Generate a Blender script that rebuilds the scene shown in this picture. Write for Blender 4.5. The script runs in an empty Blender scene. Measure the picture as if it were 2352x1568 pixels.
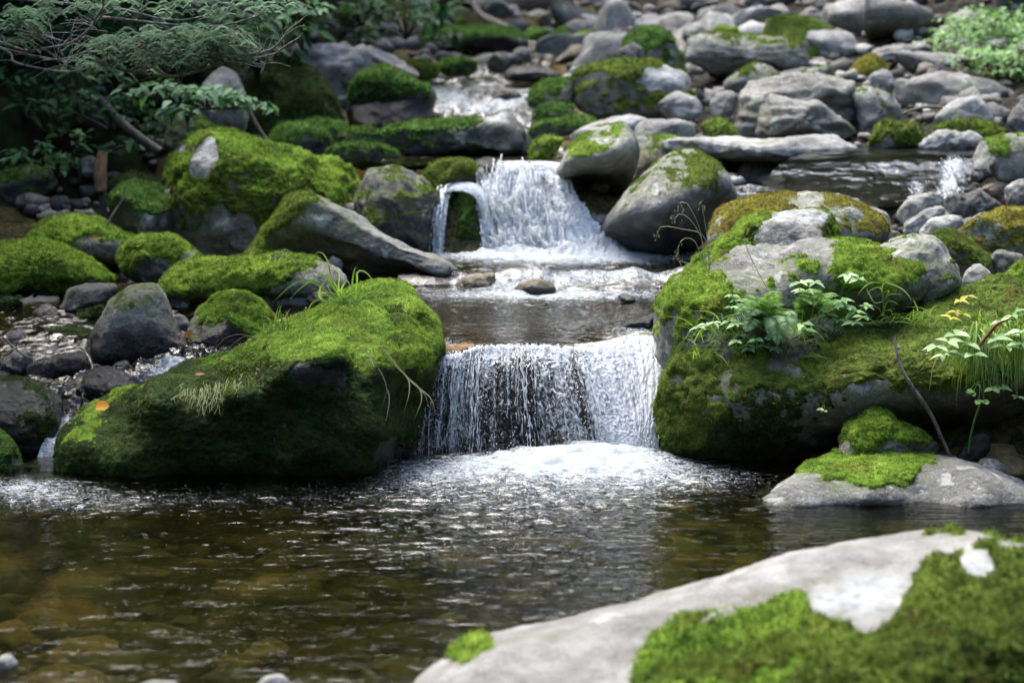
import bpy, math
import numpy as np
from mathutils import Vector, Matrix
SC = bpy.context.scene
COL = SC.collection

# ------------------------------------------------------------------ camera, sky, sun, exposure
H, PITCH, LENS = 1.62, math.radians(7.5), 70.0
cam_data = bpy.data.cameras.new('camera')
cam_data.lens = LENS; cam_data.sensor_width = 36.0
cam_data.clip_start = 0.1; cam_data.clip_end = 600.0
cam_data.dof.use_dof = True; cam_data.dof.focus_distance = 8.45; cam_data.dof.aperture_fstop = 2.2
cam = bpy.data.objects.new('camera', cam_data); COL.objects.link(cam)
cam.location = (0, 0, H); cam.rotation_euler = (math.radians(90) - PITCH, 0, 0)
SC.camera = cam

SUN_ELEV, SUN_AZ = math.radians(63), math.radians(-28)   # azimuth measured from +Y (upstream), negative = towards -X
world = bpy.data.worlds.new('World'); SC.world = world; world.use_nodes = True
wn = world.node_tree; wn.nodes.clear()
sky = wn.nodes.new('ShaderNodeTexSky'); sky.sky_type = 'NISHITA'; sky.sun_disc = False
sky.sun_elevation = SUN_ELEV; sky.sun_rotation = SUN_AZ
sky.air_density = 1.0; sky.dust_density = 3.0; sky.ozone_density = 1.0
bg = wn.nodes.new('ShaderNodeBackground'); bg.inputs['Strength'].default_value = 0.15
wo = wn.nodes.new('ShaderNodeOutputWorld')
wn.links.new(sky.outputs[0], bg.inputs[0]); wn.links.new(bg.outputs[0], wo.inputs[0])
sd = bpy.data.lights.new('sun', 'SUN'); sd.energy = 1.4; sd.angle = math.radians(45.0); sd.color = (1.0, 0.975, 0.935)
sun = bpy.data.objects.new('sun', sd); COL.objects.link(sun)
sdir = Vector((math.sin(SUN_AZ) * math.cos(SUN_ELEV), math.cos(SUN_AZ) * math.cos(SUN_ELEV), math.sin(SUN_ELEV)))
sun.rotation_euler = sdir.to_track_quat('Z', 'Y').to_euler(); sun.location = (-4, 20, 30)
SC.view_settings.view_transform = 'Standard'; SC.view_settings.look = 'None'
SC.view_settings.exposure = 2.45; SC.view_settings.gamma = 1.0
SC.render.engine = 'CYCLES'
cy = SC.cycles
cy.max_bounces = 8; cy.diffuse_bounces = 3; cy.glossy_bounces = 3; cy.transmission_bounces = 4; cy.transparent_max_bounces = 16
cy.sample_clamp_indirect = 4.0; cy.use_denoising = True
cy.caustics_reflective = False; cy.caustics_refractive = False

# ------------------------------------------------------------------ helpers
F = LENS / 36.0 * 2352.0
CP, SP = math.cos(PITCH), math.sin(PITCH)
A_ = np.asarray
def P(px, py, Y):
    """world point seen at photo position (px, py) on a 2352 x 1568 photo when it stands Y metres ahead"""
    px = A_(px, float); py = A_(py, float); Y = A_(Y, float)
    x = (px - 1176) / F; u = -(py - 784) / F
    t = Y / (CP + u * SP)
    return np.stack([x * t, Y + 0 * t, H + (u * CP - SP) * t], -1)
def proj(p):
    dz = p[..., 2] - H
    f = p[..., 1] * CP - dz * SP
    return 1176 + F * p[..., 0] / f, 784 - F * (p[..., 1] * SP + dz * CP) / f

RS = np.random.RandomState(7)
_perm = np.arange(256); RS.shuffle(_perm); _perm = np.concatenate([_perm, _perm, _perm])
_g = RS.normal(size=(256, 3)); _g /= np.linalg.norm(_g, axis=1)[:, None]
def noise(p):
    p = A_(p, float); i = np.floor(p).astype(np.int64); f = p - i; i &= 255
    w = f * f * f * (f * (f * 6 - 15) + 10)
    out = 0
    for dx in (0, 1):
        wx = w[..., 0] if dx else 1 - w[..., 0]
        a = _perm[(i[..., 0] + dx) & 255]
        for dy in (0, 1):
            wy = w[..., 1] if dy else 1 - w[..., 1]
            b = _perm[a + ((i[..., 1] + dy) & 255)]
            for dz in (0, 1):
                wz = w[..., 2] if dz else 1 - w[..., 2]
                g = _g[_perm[b + ((i[..., 2] + dz) & 255)] & 255]
                out = out + wx * wy * wz * (g[..., 0] * (f[..., 0] - dx) + g[..., 1] * (f[..., 1] - dy) + g[..., 2] * (f[..., 2] - dz))
    return out * 1.6
def fbm(p, o=4, gain=.5):
    a, s, r = 1.0, 0.0, 1.0
    for k in range(o):
        s = s + a * noise(p * r + 17.3 * k); a *= gain; r *= 2.03
    return s
def sstep(a, b, x):
    t = np.clip((x - a) / (b - a), 0, 1); return t * t * (3 - 2 * t)

def mesh_obj(name, v, quads=None, tris=None, mat=None, parent=None, attrs=None, origin=None, smooth=True, edges=None):
    """one mesh object from numpy arrays (world coordinates)"""
    v = A_(v, float).reshape(-1, 3)
    o0 = A_(origin, float) if origin is not None else np.zeros(3)
    if parent is not None:
        o0 = A_(parent.location, float)
    me = bpy.data.meshes.new(name)
    q = A_(quads, np.int64).reshape(-1, 4) if quads is not None else np.zeros((0, 4), np.int64)
    t = A_(tris, np.int64).reshape(-1, 3) if tris is not None else np.zeros((0, 3), np.int64)
    me.vertices.add(len(v)); me.vertices.foreach_set('co', (v - o0).astype(np.float32).ravel())
    nl = q.size + t.size
    me.loops.add(nl); me.loops.foreach_set('vertex_index', np.concatenate([q.ravel(), t.ravel()]).astype(np.int32))
    st = np.concatenate([np.arange(len(q)) * 4, q.size + np.arange(len(t)) * 3]).astype(np.int32)
    me.polygons.add(len(st)); me.polygons.foreach_set('loop_start', st)
    me.polygons.foreach_set('use_smooth', np.full(len(st), bool(smooth)))
    me.update(calc_edges=True); me.validate()
    for k, a in (attrs or {}).items():
        at = me.attributes.new(k, 'FLOAT', 'POINT'); at.data.foreach_set('value', A_(a, np.float32).ravel())
    if mat: me.materials.append(mat)
    o = bpy.data.objects.new(name, me); COL.objects.link(o)
    if parent is not None: o.parent = parent
    else: o.location = o0
    return o
def tag(o, label=None, cat=None, group=None, kind=None):
    for k, x in (('label', label), ('category', cat), ('group', group), ('kind', kind)):
        if x: o[k] = x
    return o
def empty(name, loc, label, cat, group=None):
    o = bpy.data.objects.new(name, None); COL.objects.link(o); o.location = [float(x) for x in loc]; o.empty_display_size = .05
    return tag(o, label, cat, group)
def grid_faces(nr, nc, wrap=False):
    r = np.arange(nr - 1)[:, None] * nc; c = np.arange(nc if wrap else nc - 1)[None, :]; c2 = (c + 1) % nc
    return np.stack([r + c, r + c2, r + nc + c2, r + nc + c], -1).reshape(-1, 4)
def vnormals(v, q):
    n = np.cross(v[q[:, 2]] - v[q[:, 0]], v[q[:, 3]] - v[q[:, 1]])
    out = np.zeros_like(v)
    for k in range(3):
        for a in range(3):
            out[:, a] += np.bincount(q[:, k], n[:, a], len(v))
    for a in range(3): out[:, a] += np.bincount(q[:, 3], n[:, a], len(v))
    return out / (np.linalg.norm(out, axis=1)[:, None] + 1e-12)
def facing(v, q, d=(0, -.5, 1)):
    n = np.cross(v[q[:, 2]] - v[q[:, 0]], v[q[:, 3]] - v[q[:, 1]]).sum(0)
    return q if n @ A_(d, float) > 0 else q[:, ::-1]
def catmull(pts, n, closed=False):
    """n points along a smooth curve through pts, evenly spaced"""
    p = A_(pts, float); m = len(p)
    if closed: q = np.concatenate([p[-1:], p, p[:2]]); segs = m
    else: q = np.concatenate([2 * p[:1] - p[1:2], p, 2 * p[-1:] - p[-2:-1]]); segs = m - 1
    t = np.linspace(0, 1, 12, endpoint=False)[:, None]
    res = []
    for i in range(segs):
        a, b, c, d = q[i], q[i + 1], q[i + 2], q[i + 3]
        res.append(.5 * (2 * b + (c - a) * t + (2 * a - 5 * b + 4 * c - d) * t ** 2 + (3 * b - a - 3 * c + d) * t ** 3))
    res = np.concatenate(res + [p[:1] if closed else p[-1:]])
    # soften corners less than a pure spline would
    L = np.concatenate([[0], np.cumsum(np.linalg.norm(np.diff(res, axis=0), axis=1))])
    s = np.linspace(0, L[-1], n, endpoint=not closed)
    return np.stack([np.interp(s, L, res[:, k]) for k in range(p.shape[1])], -1)

class MB:
    """collects quads and triangles for one mesh"""
    def __init__(s): s.v = []; s.q = []; s.t = []; s.n = 0; s.a = []
    def add(s, v, q=None, t=None, a=0.0):
        v = A_(v, float).reshape(-1, 3)
        if q is not None and len(q): s.q.append(A_(q, np.int64).reshape(-1, 4) + s.n)
        if t is not None and len(t): s.t.append(A_(t, np.int64).reshape(-1, 3) + s.n)
        s.v.append(v); s.a.append(np.broadcast_to(A_(a, float), (len(v),))); s.n += len(v)
    def build(s, name, mat, parent=None, smooth=True, origin=None):
        return mesh_obj(name, np.concatenate(s.v), np.concatenate(s.q) if s.q else None, np.concatenate(s.t) if s.t else None,
                        mat, parent, {'tint': np.concatenate(s.a)}, origin, smooth)
    def tube(s, pts, r, n=12, sides=5, spline=True, a=0.0):
        p = catmull(pts, n) if spline else A_(pts, float); n = len(p)
        d = np.gradient(p, axis=0); d /= np.linalg.norm(d, axis=1)[:, None] + 1e-9
        up = np.where(np.abs(d[:, 2:3]) > .9, A_([[1., 0, 0]]), A_([[0, 0, 1.]]))
        e1 = np.cross(d, up); e1 /= np.linalg.norm(e1, axis=1)[:, None] + 1e-9; e2 = np.cross(d, e1)
        r = np.interp(np.linspace(0, 1, n), np.linspace(0, 1, len(np.atleast_1d(r))), np.atleast_1d(r)) if np.ndim(r) else np.full(n, r)
        an = np.arange(sides) / sides * 2 * np.pi
        v = p[:, None] + r[:, None, None] * (np.cos(an)[None, :, None] * e1[:, None] + np.sin(an)[None, :, None] * e2[:, None])
        s.add(v, grid_faces(n, sides, True), a=a)
    def blade(s, pts, w, n=10, a=0.0, side=None):
        """a grass blade: ribbon with a slight fold, tapering to the tip"""
        p = catmull(pts, n); d = np.gradient(p, axis=0); d /= np.linalg.norm(d, axis=1)[:, None] + 1e-9
        sd_ = A_(side, float) if side is not None else np.cross(d, A_([0, -1., .3]))
        sd_ = np.broadcast_to(sd_, d.shape); sd_ = sd_ / (np.linalg.norm(sd_, axis=1)[:, None] + 1e-9)
        nn = np.cross(sd_, d); t = np.linspace(0, 1, n)
        ww = w * (.55 + .45 * np.sin(np.pi * np.clip(t * 1.1, 0, 1))) * (1 - t ** 3)[:] + w * .03
        v = np.stack([p - sd_ * ww[:, None], p - nn * ww[:, None] * .35, p + sd_ * ww[:, None]], 1)
        s.add(v, grid_faces(n, 3), a=a)
    def leaf(s, base, d, nrm, L, W, a=0.0, droop=.25, round_=False):
        d = A_(d, float); d = d / np.linalg.norm(d); nrm = A_(nrm, float); sd_ = np.cross(d, nrm); sd_ /= np.linalg.norm(sd_) + 1e-9; nrm = np.cross(sd_, d)
        t = A_([0, .18, .42, .68, .88, 1.0])
        w = W * .5 * (A_([.75, .98, 1., .95, .6, .08]) if round_ else A_([.06, .72, 1., .7, .3, .01]))
        mid = A_(base) + d * (t * L)[:, None] - A_([0, 0, 1.]) * (droop * L * t ** 2)[:, None]
        up = nrm * (w * .28)[:, None]
        v = np.stack([mid - sd_ * w[:, None] + up, mid, mid + sd_ * w[:, None] + up], 1)
        s.add(v, grid_faces(6, 3), a=a)

# ------------------------------------------------------------------ materials
def new_mat(name):
    m = bpy.data.materials.new(name); m.use_nodes = True; m.node_tree.nodes.clear(); return m, NT(m.node_tree)
class NT:
    def __init__(s, t): s.t = t
    def n(s, typ, ins=None, **kw):
        nd = s.t.nodes.new('ShaderNode' + typ)
        for k, v in kw.items(): setattr(nd, k, v)
        for k, v in (ins or {}).items():
            if isinstance(v, bpy.types.NodeSocket): s.t.links.new(v, nd.inputs[k])
            else: nd.inputs[k].default_value = v
        return nd
    def math(s, op, a, b=0.0, c=0.0, clamp=False):
        return s.n('Math', {0: a, 1: b, 2: c}, operation=op, use_clamp=clamp).outputs[0]
    def noise(s, vec, scale, detail=4, rough=.55, dist=0.0):
        return s.n('TexNoise', {'Vector': vec, 'Scale': scale, 'Detail': detail, 'Roughness': rough, 'Distortion': dist}).outputs['Fac']
    def ss(s, x, a, b):
        return s.n('MapRange', {0: x, 1: a, 2: b, 3: 0.0, 4: 1.0}, interpolation_type='SMOOTHSTEP').outputs[0]
    def mix(s, f, a, b, blend='MIX'):
        nd = s.n('Mix', data_type='RGBA', blend_type=blend)
        for k, v in ((0, f), (6, a), (7, b)):
            if isinstance(v, bpy.types.NodeSocket): s.t.links.new(v, nd.inputs[k])
            else: nd.inputs[k].default_value = (tuple(v) + (1,)) if k and len(v) == 3 else v
        return nd.outputs[2]
    def ramp(s, f, stops):
        nd = s.n('ValToRGB', {0: f}); e = nd.color_ramp.elements
        while len(e) < len(stops): e.new(.5)
        for el, (p, c) in zip(e, stops): el.position = p; el.color = tuple(c) + (1,)
        return nd.outputs[0]
    def attr(s, name): return s.n('Attribute', attribute_name=name).outputs['Fac']
    def vec(s, scale=None, shift=True):
        v = s.n('TexCoord').outputs['Object']
        if shift:
            r = s.n('ObjectInfo').outputs['Random']
            v = s.n('VectorMath', {0: v, 1: s.n('CombineXYZ', {0: s.math('MULTIPLY', r, 37.0), 1: s.math('MULTIPLY', r, 91.0), 2: s.math('MULTIPLY', r, 53.0)}).outputs[0]}, operation='ADD').outputs[0]
        if scale: v = s.n('VectorMath', {0: v, 1: scale}, operation='MULTIPLY').outputs[0]
        return v
    def out(s, sh, disp=None):
        o = s.n('OutputMaterial'); s.t.links.new(sh, o.inputs[0])
    def bump(s, h, strength, dist, normal=None):
        ins = {'Height': h, 'Strength': strength, 'Distance': dist}
        if normal is not None: ins['Normal'] = normal
        return s.n('Bump', ins).outputs[0]

def rock_mat(name, lo, mid, hi, lichen=.45, streak=None, spots=1.0, rough=.85):
    m, N = new_mat(name)
    v = N.vec(streak or (1, 1, 1))
    v0 = N.vec()
    a = N.noise(v, 2.6, 8, .62, .4)
    col = N.ramp(a, [(.30, lo), (.5, mid), (.68, hi)])
    b = N.noise(v, 13, 8, .7)
    col = N.mix(N.ss(b, .35, .65), N.mix(1.0, col, (.55, .55, .53), 'MULTIPLY'), col)
    c = N.noise(v0, 55, 5, .75)
    d_ = N.noise(v0, 26, 6, .8)
    col = N.mix(N.math('MULTIPLY', N.ss(d_, .53, .60), .6 * spots), col, [x * .35 for x in lo])
    col = N.mix(N.math('MULTIPLY', N.ss(d_, .42, .36), .55 * spots), col, [min(.62, x * 1.35) for x in hi])
    col = N.mix(N.math('MULTIPLY', N.ss(c, .55, .72), .75 * spots), col, [x * .22 for x in lo])
    col = N.mix(N.math('MULTIPLY', N.ss(c, .44, .30), .5 * spots), col, [min(.6, x * 1.5) for x in hi])
    v9 = N.n('VectorMath', {0: v0, 1: N.n('VectorMath', {0: N.n('TexNoise', {'Vector': v0, 'Scale': 6.0, 'Detail': 4.0}).outputs['Color'], 1: (.25, .25, .25)}, operation='MULTIPLY').outputs[0]}, operation='ADD').outputs[0]
    vo = N.n('TexVoronoi', {'Vector': v9, 'Scale': 5.0, 'Randomness': 1.0}, feature='DISTANCE_TO_EDGE').outputs['Distance']
    crack = N.math('MULTIPLY', N.ss(vo, .03, .0), N.math('MULTIPLY', N.ss(N.noise(v0, 4.0, 2), .6, .68), .35))
    col = N.mix(crack, col, [x * .25 for x in lo])
    col = N.mix(N.math('MULTIPLY', N.attr('alg'), N.ss(N.noise(v0, 30, 5, .7), .40, .56)), col, (.075, .095, .022))
    # green-grey algae film and pale lichen patches
    g = N.noise(v0, 3.4, 6, .65)
    col = N.mix(N.math('MULTIPLY', N.ss(g, .5, .72), .55), col, (.09, .11, .035))
    l = N.noise(v0, 5.5, 7, .6, .3)
    col = N.mix(N.math('MULTIPLY', N.ss(l, .60, .66), lichen), col, (.46, .48, .45))
    col = N.mix(N.math('MULTIPLY', N.attr('lich'), N.ss(N.noise(v0, 22, 6, .75), .38, .5)), col, (.31, .325, .315))
    wet = N.attr('wet')
    col = N.mix(wet, col, N.mix(1.0, col, (.14, .135, .125), 'MULTIPLY'))  # wet stone is darker; on some undersides this also stands in for shade
    rg = N.n('MapRange', {0: wet, 1: 0.0, 2: 1.0, 3: rough, 4: .22}).outputs[0]
    h = N.math('ADD', N.math('MULTIPLY', b, .6), N.math('ADD', N.math('MULTIPLY', c, .25), N.math('MULTIPLY', N.noise(v0, 160, 3), .08)))
    h = N.math('SUBTRACT', h, N.math('MULTIPLY', crack, .35))
    bs = N.n('BsdfPrincipled', {'Base Color': col, 'Roughness': rg, 'Normal': N.bump(h, 1.0, .045)})
    bs.inputs['Specular IOR Level'].default_value = .4
    N.out(bs.outputs[0]); return m
M = {}
M['grey'] = rock_mat('grey_stone', (.09, .09, .082), (.19, .188, .17), (.31, .305, .28))
M['pale'] = rock_mat('pale_stone', (.17, .168, .155), (.33, .325, .30), (.47, .465, .44), .5)
M['fore'] = rock_mat('pale_warm_stone', (.17, .164, .152), (.28, .271, .252), (.38, .37, .35), .5, spots=.5)
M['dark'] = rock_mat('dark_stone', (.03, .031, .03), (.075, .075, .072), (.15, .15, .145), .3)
M['brown'] = rock_mat('brown_stone', (.10, .075, .05), (.2, .155, .11), (.3, .25, .19), .35)
M['rust'] = rock_mat('rusty_stone', (.10, .05, .018), (.20, .10, .03), (.28, .15, .05), .1)
M['layer'] = rock_mat('layered_stone', (.08, .08, .07), (.22, .215, .19), (.34, .335, .30), .35, (.6, .6, 3.2))
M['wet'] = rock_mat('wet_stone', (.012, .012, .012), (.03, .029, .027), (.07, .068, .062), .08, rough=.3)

def moss_mat(name, dk, md, br, brown=.35, bcol=(.115, .075, .02)):
    m, N = new_mat(name)
    v = N.vec()
    a = N.noise(v, 3.0, 4, .6); b = N.noise(v, 17, 5, .65); c = N.noise(v, 70, 4, .7)
    f = N.math('ADD', N.math('MULTIPLY', a, .42), N.math('ADD', N.math('MULTIPLY', b, .38), N.math('MULTIPLY', c, .32)))
    f = N.math('ADD', f, N.math('MULTIPLY', N.attr('tint'), .15))
    col = N.ramp(f, [(.41, dk), (.55, md), (.70, br)])
    col = N.mix(N.math('MULTIPLY', N.ss(N.noise(v, 4.2, 6, .65), .53, .68), brown), col, bcol)
    df = N.n('BsdfPrincipled', {'Base Color': col, 'Roughness': .9, 'Normal': N.bump(N.math('ADD', N.math('MULTIPLY', b, .5), c), 1.0, .02)})
    df.inputs['Specular IOR Level'].default_value = .12
    tr = N.n('BsdfTranslucent', {'Color': col})
    N.out(N.n('MixShader', {0: .25, 1: df.outputs[0], 2: tr.outputs[0]}).outputs[0]); return m
M['moss'] = moss_mat('green_moss', (.035, .080, .010), (.155, .26, .026), (.37, .51, .080), .5)
M['moss_deep'] = moss_mat('deep_green_moss', (.018, .045, .010), (.065, .14, .022), (.17, .28, .05), .15)
M['moss_olive'] = moss_mat('olive_moss', (.028, .045, .008), (.095, .145, .020), (.23, .31, .05), .55)
M['moss_gold'] = moss_mat('golden_moss', (.07, .06, .015), (.22, .20, .03), (.34, .33, .06), .9, (.24, .15, .05))
M['moss_dark'] = moss_mat('shaded_moss', (.014, .025, .009), (.042, .072, .017), (.11, .16, .04), .45, (.10, .075, .028))  # dark moss that also carries the shade of boulder fronts in its colour

def leaf_mat(name, a, b, c, gloss=.35, trans=.3):
    m, N = new_mat(name)
    t = N.attr('tint'); v = N.vec()
    col = N.ramp(N.math('ADD', t, N.math('MULTIPLY', N.math('SUBTRACT', N.noise(v, 30, 3), .5), .4)), [(.1, a), (.5, b), (.9, c)])
    p = N.n('BsdfPrincipled', {'Base Color': col, 'Roughness': .55}); p.inputs['Specular IOR Level'].default_value = gloss * .45
    tr = N.n('BsdfTranslucent', {'Color': N.mix(1.0, col, (1.2, 1.3, .5), 'MULTIPLY')})
    N.out(N.n('MixShader', {0: trans, 1: p.outputs[0], 2: tr.outputs[0]}).outputs[0]); return m
M['leaf'] = leaf_mat('fresh_leaf', (.06, .14, .04), (.13, .25, .08), (.24, .37, .14))
M['leaf_pale'] = leaf_mat('pale_leaf', (.14, .24, .09), (.24, .36, .16), (.36, .47, .24))
M['leaf_yellow'] = leaf_mat('yellow_leaf', (.20, .16, .02), (.36, .32, .04), (.45, .42, .07))
M['fern'] = leaf_mat('fern_green', (.08, .17, .07), (.16, .28, .13), (.26, .40, .20))
M['grass'] = leaf_mat('grass_green', (.09, .17, .03), (.20, .33, .06), (.36, .46, .14), .4, .35)
M['sedge'] = leaf_mat('pale_sedge', (.13, .15, .05), (.28, .31, .13), (.42, .42, .24), .3, .3)
M['straw'] = leaf_mat('dry_straw', (.16, .13, .07), (.30, .26, .15), (.42, .38, .25), .3, .2)
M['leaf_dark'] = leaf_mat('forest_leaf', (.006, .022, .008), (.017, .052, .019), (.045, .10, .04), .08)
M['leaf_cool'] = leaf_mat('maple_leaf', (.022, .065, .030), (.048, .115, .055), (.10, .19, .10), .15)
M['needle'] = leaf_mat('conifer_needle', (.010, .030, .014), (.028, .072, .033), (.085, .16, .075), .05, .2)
M['orange'] = leaf_mat('orange_leaf', (.45, .16, .02), (.62, .28, .03), (.7, .38, .06))
M['brownleaf'] = leaf_mat('brown_leaf', (.14, .05, .02), (.26, .10, .04), (.35, .17, .08))
def bark_mat(name, a, b):
    m, N = new_mat(name); v = N.vec((1, 1, .3))
    n1 = N.noise(v, 40, 6, .7); col = N.mix(N.ss(n1, .35, .65), a, b)
    p = N.n('BsdfPrincipled', {'Base Color': col, 'Roughness': .85, 'Normal': N.bump(n1, .8, .01)})
    N.out(p.outputs[0]); return m
M['twig'] = bark_mat('twig_bark', (.10, .088, .075), (.30, .275, .24))
M['stick'] = bark_mat('stick_bark', (.07, .055, .045), (.24, .20, .17))
M['wood'] = bark_mat('rotten_wood', (.13, .06, .03), (.30, .17, .09))
M['log'] = bark_mat('log_bark', (.02, .018, .015), (.07, .06, .05))

# water: clear stream water, white where 'foam' marks broken water, with painted glint specks
def water_mat(name, tint, foam_scale=(22, 45, 30), rip=(5, 9, 6), bump=.5, rough=.03, foam_col=(.42, .47, .49), refr=.35, flow=0, trans=.3):
    m, N = new_mat(name)
    v = N.n('TexCoord').outputs['Object']
    vr = N.n('VectorMath', {0: v, 1: rip}, operation='MULTIPLY').outputs[0]
    h = N.math('ADD', N.noise(vr, 1.0, 4, .6, .6), N.math('MULTIPLY', N.noise(vr, 4.3, 3, .6, .3), .35))
    nrm = N.bump(h, bump, .05)
    fr = N.n('Fresnel', {'IOR': 1.33, 'Normal': nrm}).outputs[0]
    tr = N.n('BsdfTransparent', {'Color': tuple(tint) + (1,)})
    rf = N.n('BsdfRefraction', {'Color': tuple(tint) + (1,), 'Roughness': rough, 'IOR': 1.33, 'Normal': nrm})
    gl = N.n('BsdfGlossy', {'Color': (1, 1, 1, 1), 'Roughness': rough, 'Normal': nrm})
    body = N.n('MixShader', {0: refr, 1: tr.outputs[0], 2: rf.outputs[0]})
    clear = N.n('MixShader', {0: fr, 1: body.outputs[0], 2: gl.outputs[0]})
    fa = N.attr('foam')
    if flow:
        uv = N.n('CombineXYZ', {0: N.attr('fu'), 1: N.attr('fv'), 2: 0.0}).outputs[0]
        sc = lambda a, b: N.n('VectorMath', {0: uv, 1: (a, b, 1)}, operation='MULTIPLY').outputs[0]
        s1 = N.noise(sc(34 * flow, 2.6 * flow), 1.0, 5, .62, .6); s2 = N.noise(sc(44 * flow, 24 * flow), 1.0, 5, .65, 1.8); s3 = N.noise(sc(120 * flow, 60 * flow), 1.0, 3, .6, .6)
        fn = N.math('ADD', N.math('MULTIPLY', s1, .40), N.math('ADD', N.math('MULTIPLY', s2, .46), N.math('MULTIPLY', s3, .18)))
        f = N.ss(N.math('ADD', fn, N.math('MULTIPLY', fa, .30)), .55, .74)
    else:
        vf = N.n('VectorMath', {0: v, 1: foam_scale}, operation='MULTIPLY').outputs[0]
        fn = N.math('ADD', N.math('MULTIPLY', N.noise(vf, 1.0, 6, .68, .9), .6), N.math('MULTIPLY', N.noise(vf, 4.2, 4, .65), .4))
        f = N.ss(N.math('ADD', fn, N.math('MULTIPLY', fa, .36)), .62, .84)
        sp = N.ss(N.math('ADD', N.noise(vf, 3.1, 2, .5), N.math('MULTIPLY', fa, .30)), .765, .80)  # glints on the ripples, painted as white specks
        f = N.math('MAXIMUM', f, N.math('MULTIPLY', sp, N.ss(fa, .04, .12)))
    fd = N.n('BsdfPrincipled', {'Base Color': tuple(foam_col) + (1,), 'Roughness': .5, 'Normal': N.bump(fn, .7, .03)})
    fd.inputs['Specular IOR Level'].default_value = .6
    ft = N.n('BsdfTranslucent', {'Color': tuple(foam_col) + (1,)})
    foam = N.n('MixShader', {0: trans, 1: fd.outputs[0], 2: ft.outputs[0]})
    N.out(N.n('MixShader', {0: f, 1: clear.outputs[0], 2: foam.outputs[0]}).outputs[0]); return m
M['pool'] = water_mat('pool_water', (.50, .53, .33), rip=(4.2, 14, 8), bump=.24, refr=.5)
M['run'] = water_mat('running_water', (.60, .56, .32), (30, 45, 30), (7, 16, 9), .24)
M['slab'] = water_mat('slab_water', (.5, .5, .45), (34, 10, 10), (7, 3.5, 3), .16, .09)
M['fall'] = water_mat('falling_water', (.86, .90, .92), (46, 30, 9), (34, 20, 7), 1.0, .06, (.90, .93, .94), .25, 1.15, .5)
M['fall_far'] = water_mat('falling_water_far', (.86, .90, .92), (46, 30, 9), (26, 16, 6), 1.0, .06, (.93, .94, .93), .25, .34, .5)
def white_mat(name, col=(.84, .88, .9), clear=.35):
    m, N = new_mat(name)
    d = N.n('BsdfPrincipled', {'Base Color': tuple(col) + (1,), 'Roughness': .25}); d.inputs['Specular IOR Level'].default_value = .8
    t = N.n('BsdfTranslucent', {'Color': tuple(col) + (1,)})
    a = N.n('MixShader', {0: .35, 1: d.outputs[0], 2: t.outputs[0]})
    g = N.n('BsdfTransparent', {'Color': (.95, .97, 1, 1)})
    gl = N.n('BsdfGlossy', {'Roughness': .05}); fr = N.n('Fresnel', {'IOR': 1.33}).outputs[0]
    c = N.n('MixShader', {0: fr, 1: g.outputs[0], 2: gl.outputs[0]})
    N.out(N.n('MixShader', {0: clear, 1: a.outputs[0], 2: c.outputs[0]}).outputs[0]); return m
M['strand'] = white_mat('water_strand'); M['drop'] = white_mat('water_drop', clear=.2)

def ground_mat():
    m, N = new_mat('stream_ground')
    v = N.n('TexCoord').outputs['Object']
    nz = N.n('TexNoise', {'Vector': v, 'Scale': 7.0, 'Detail': 5.0}).outputs['Color']
    vw = N.n('VectorMath', {0: v, 1: N.n('VectorMath', {0: nz, 1: (.12, .12, .12)}, operation='MULTIPLY').outputs[0]}, operation='ADD').outputs[0]
    vo = N.n('TexVoronoi', {'Vector': vw, 'Scale': 16.0, 'Randomness': 1.0})
    sep = N.n('SeparateColor', {0: vo.outputs['Color']}).outputs[0]
    dk = N.noise(v, 30, 6, .7)
    bed = N.ramp(sep, [(.0, (.05, .045, .02)), (.3, (.11, .085, .035)), (.55, (.06, .065, .03)), (.8, (.15, .11, .05)), (1., (.09, .055, .025))])
    bed = N.mix(N.math('MULTIPLY', N.attr('rust'), N.ss(N.noise(v, 5, 5, .6), .35, .6)), bed, (.15, .075, .022))
    dry = N.ramp(sep, [(.0, (.012, .012, .01)), (.4, (.03, .029, .024)), (.7, (.065, .06, .05)), (1., (.025, .021, .015))])
    st = N.mix(N.attr('dry'), bed, dry)
    st = N.mix(N.ss(dk, .4, .62), N.mix(1.0, st, (.35, .35, .32), 'MULTIPLY'), st)
    soil = N.mix(N.ss(N.noise(v, 2.2, 7, .65), .42, .6), (.006, .005, .004), (.010, .018, .005))
    soil = N.mix(N.math('MULTIPLY', N.ss(N.noise(v, 14, 6, .7), .55, .7), .5), soil, (.05, .04, .022))
    litter = N.mix(N.noise(v, 22, 6, .7), (.10, .045, .025), (.42, .22, .15))
    col = N.mix(N.attr('soil'), st, soil); col = N.mix(N.attr('litter'), col, litter)
    h = N.math('ADD', N.math('MULTIPLY', sep, .35), N.math('MULTIPLY', N.noise(v, 45, 5, .7), .4))
    p = N.n('BsdfPrincipled', {'Base Color': col, 'Roughness': .8, 'Normal': N.bump(h, .6, .04)}); p.inputs['Specular IOR Level'].default_value = .02
    N.out(p.outputs[0]); return m
M['ground'] = ground_mat()
def hill_mat():
    m, N = new_mat('forest_slope'); v = N.n('TexCoord').outputs['Object']
    a = N.noise(v, .8, 8, .7)
    col = N.ramp(a, [(.35, (.008, .012, .006)), (.55, (.02, .035, .012)), (.75, (.045, .07, .02))])
    p = N.n('BsdfPrincipled', {'Base Color': col, 'Roughness': .95, 'Normal': N.bump(a, 1., .4)}); p.inputs['Specular IOR Level'].default_value = .02
    N.out(p.outputs[0]); return m
M['hill'] = hill_mat()

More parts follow.
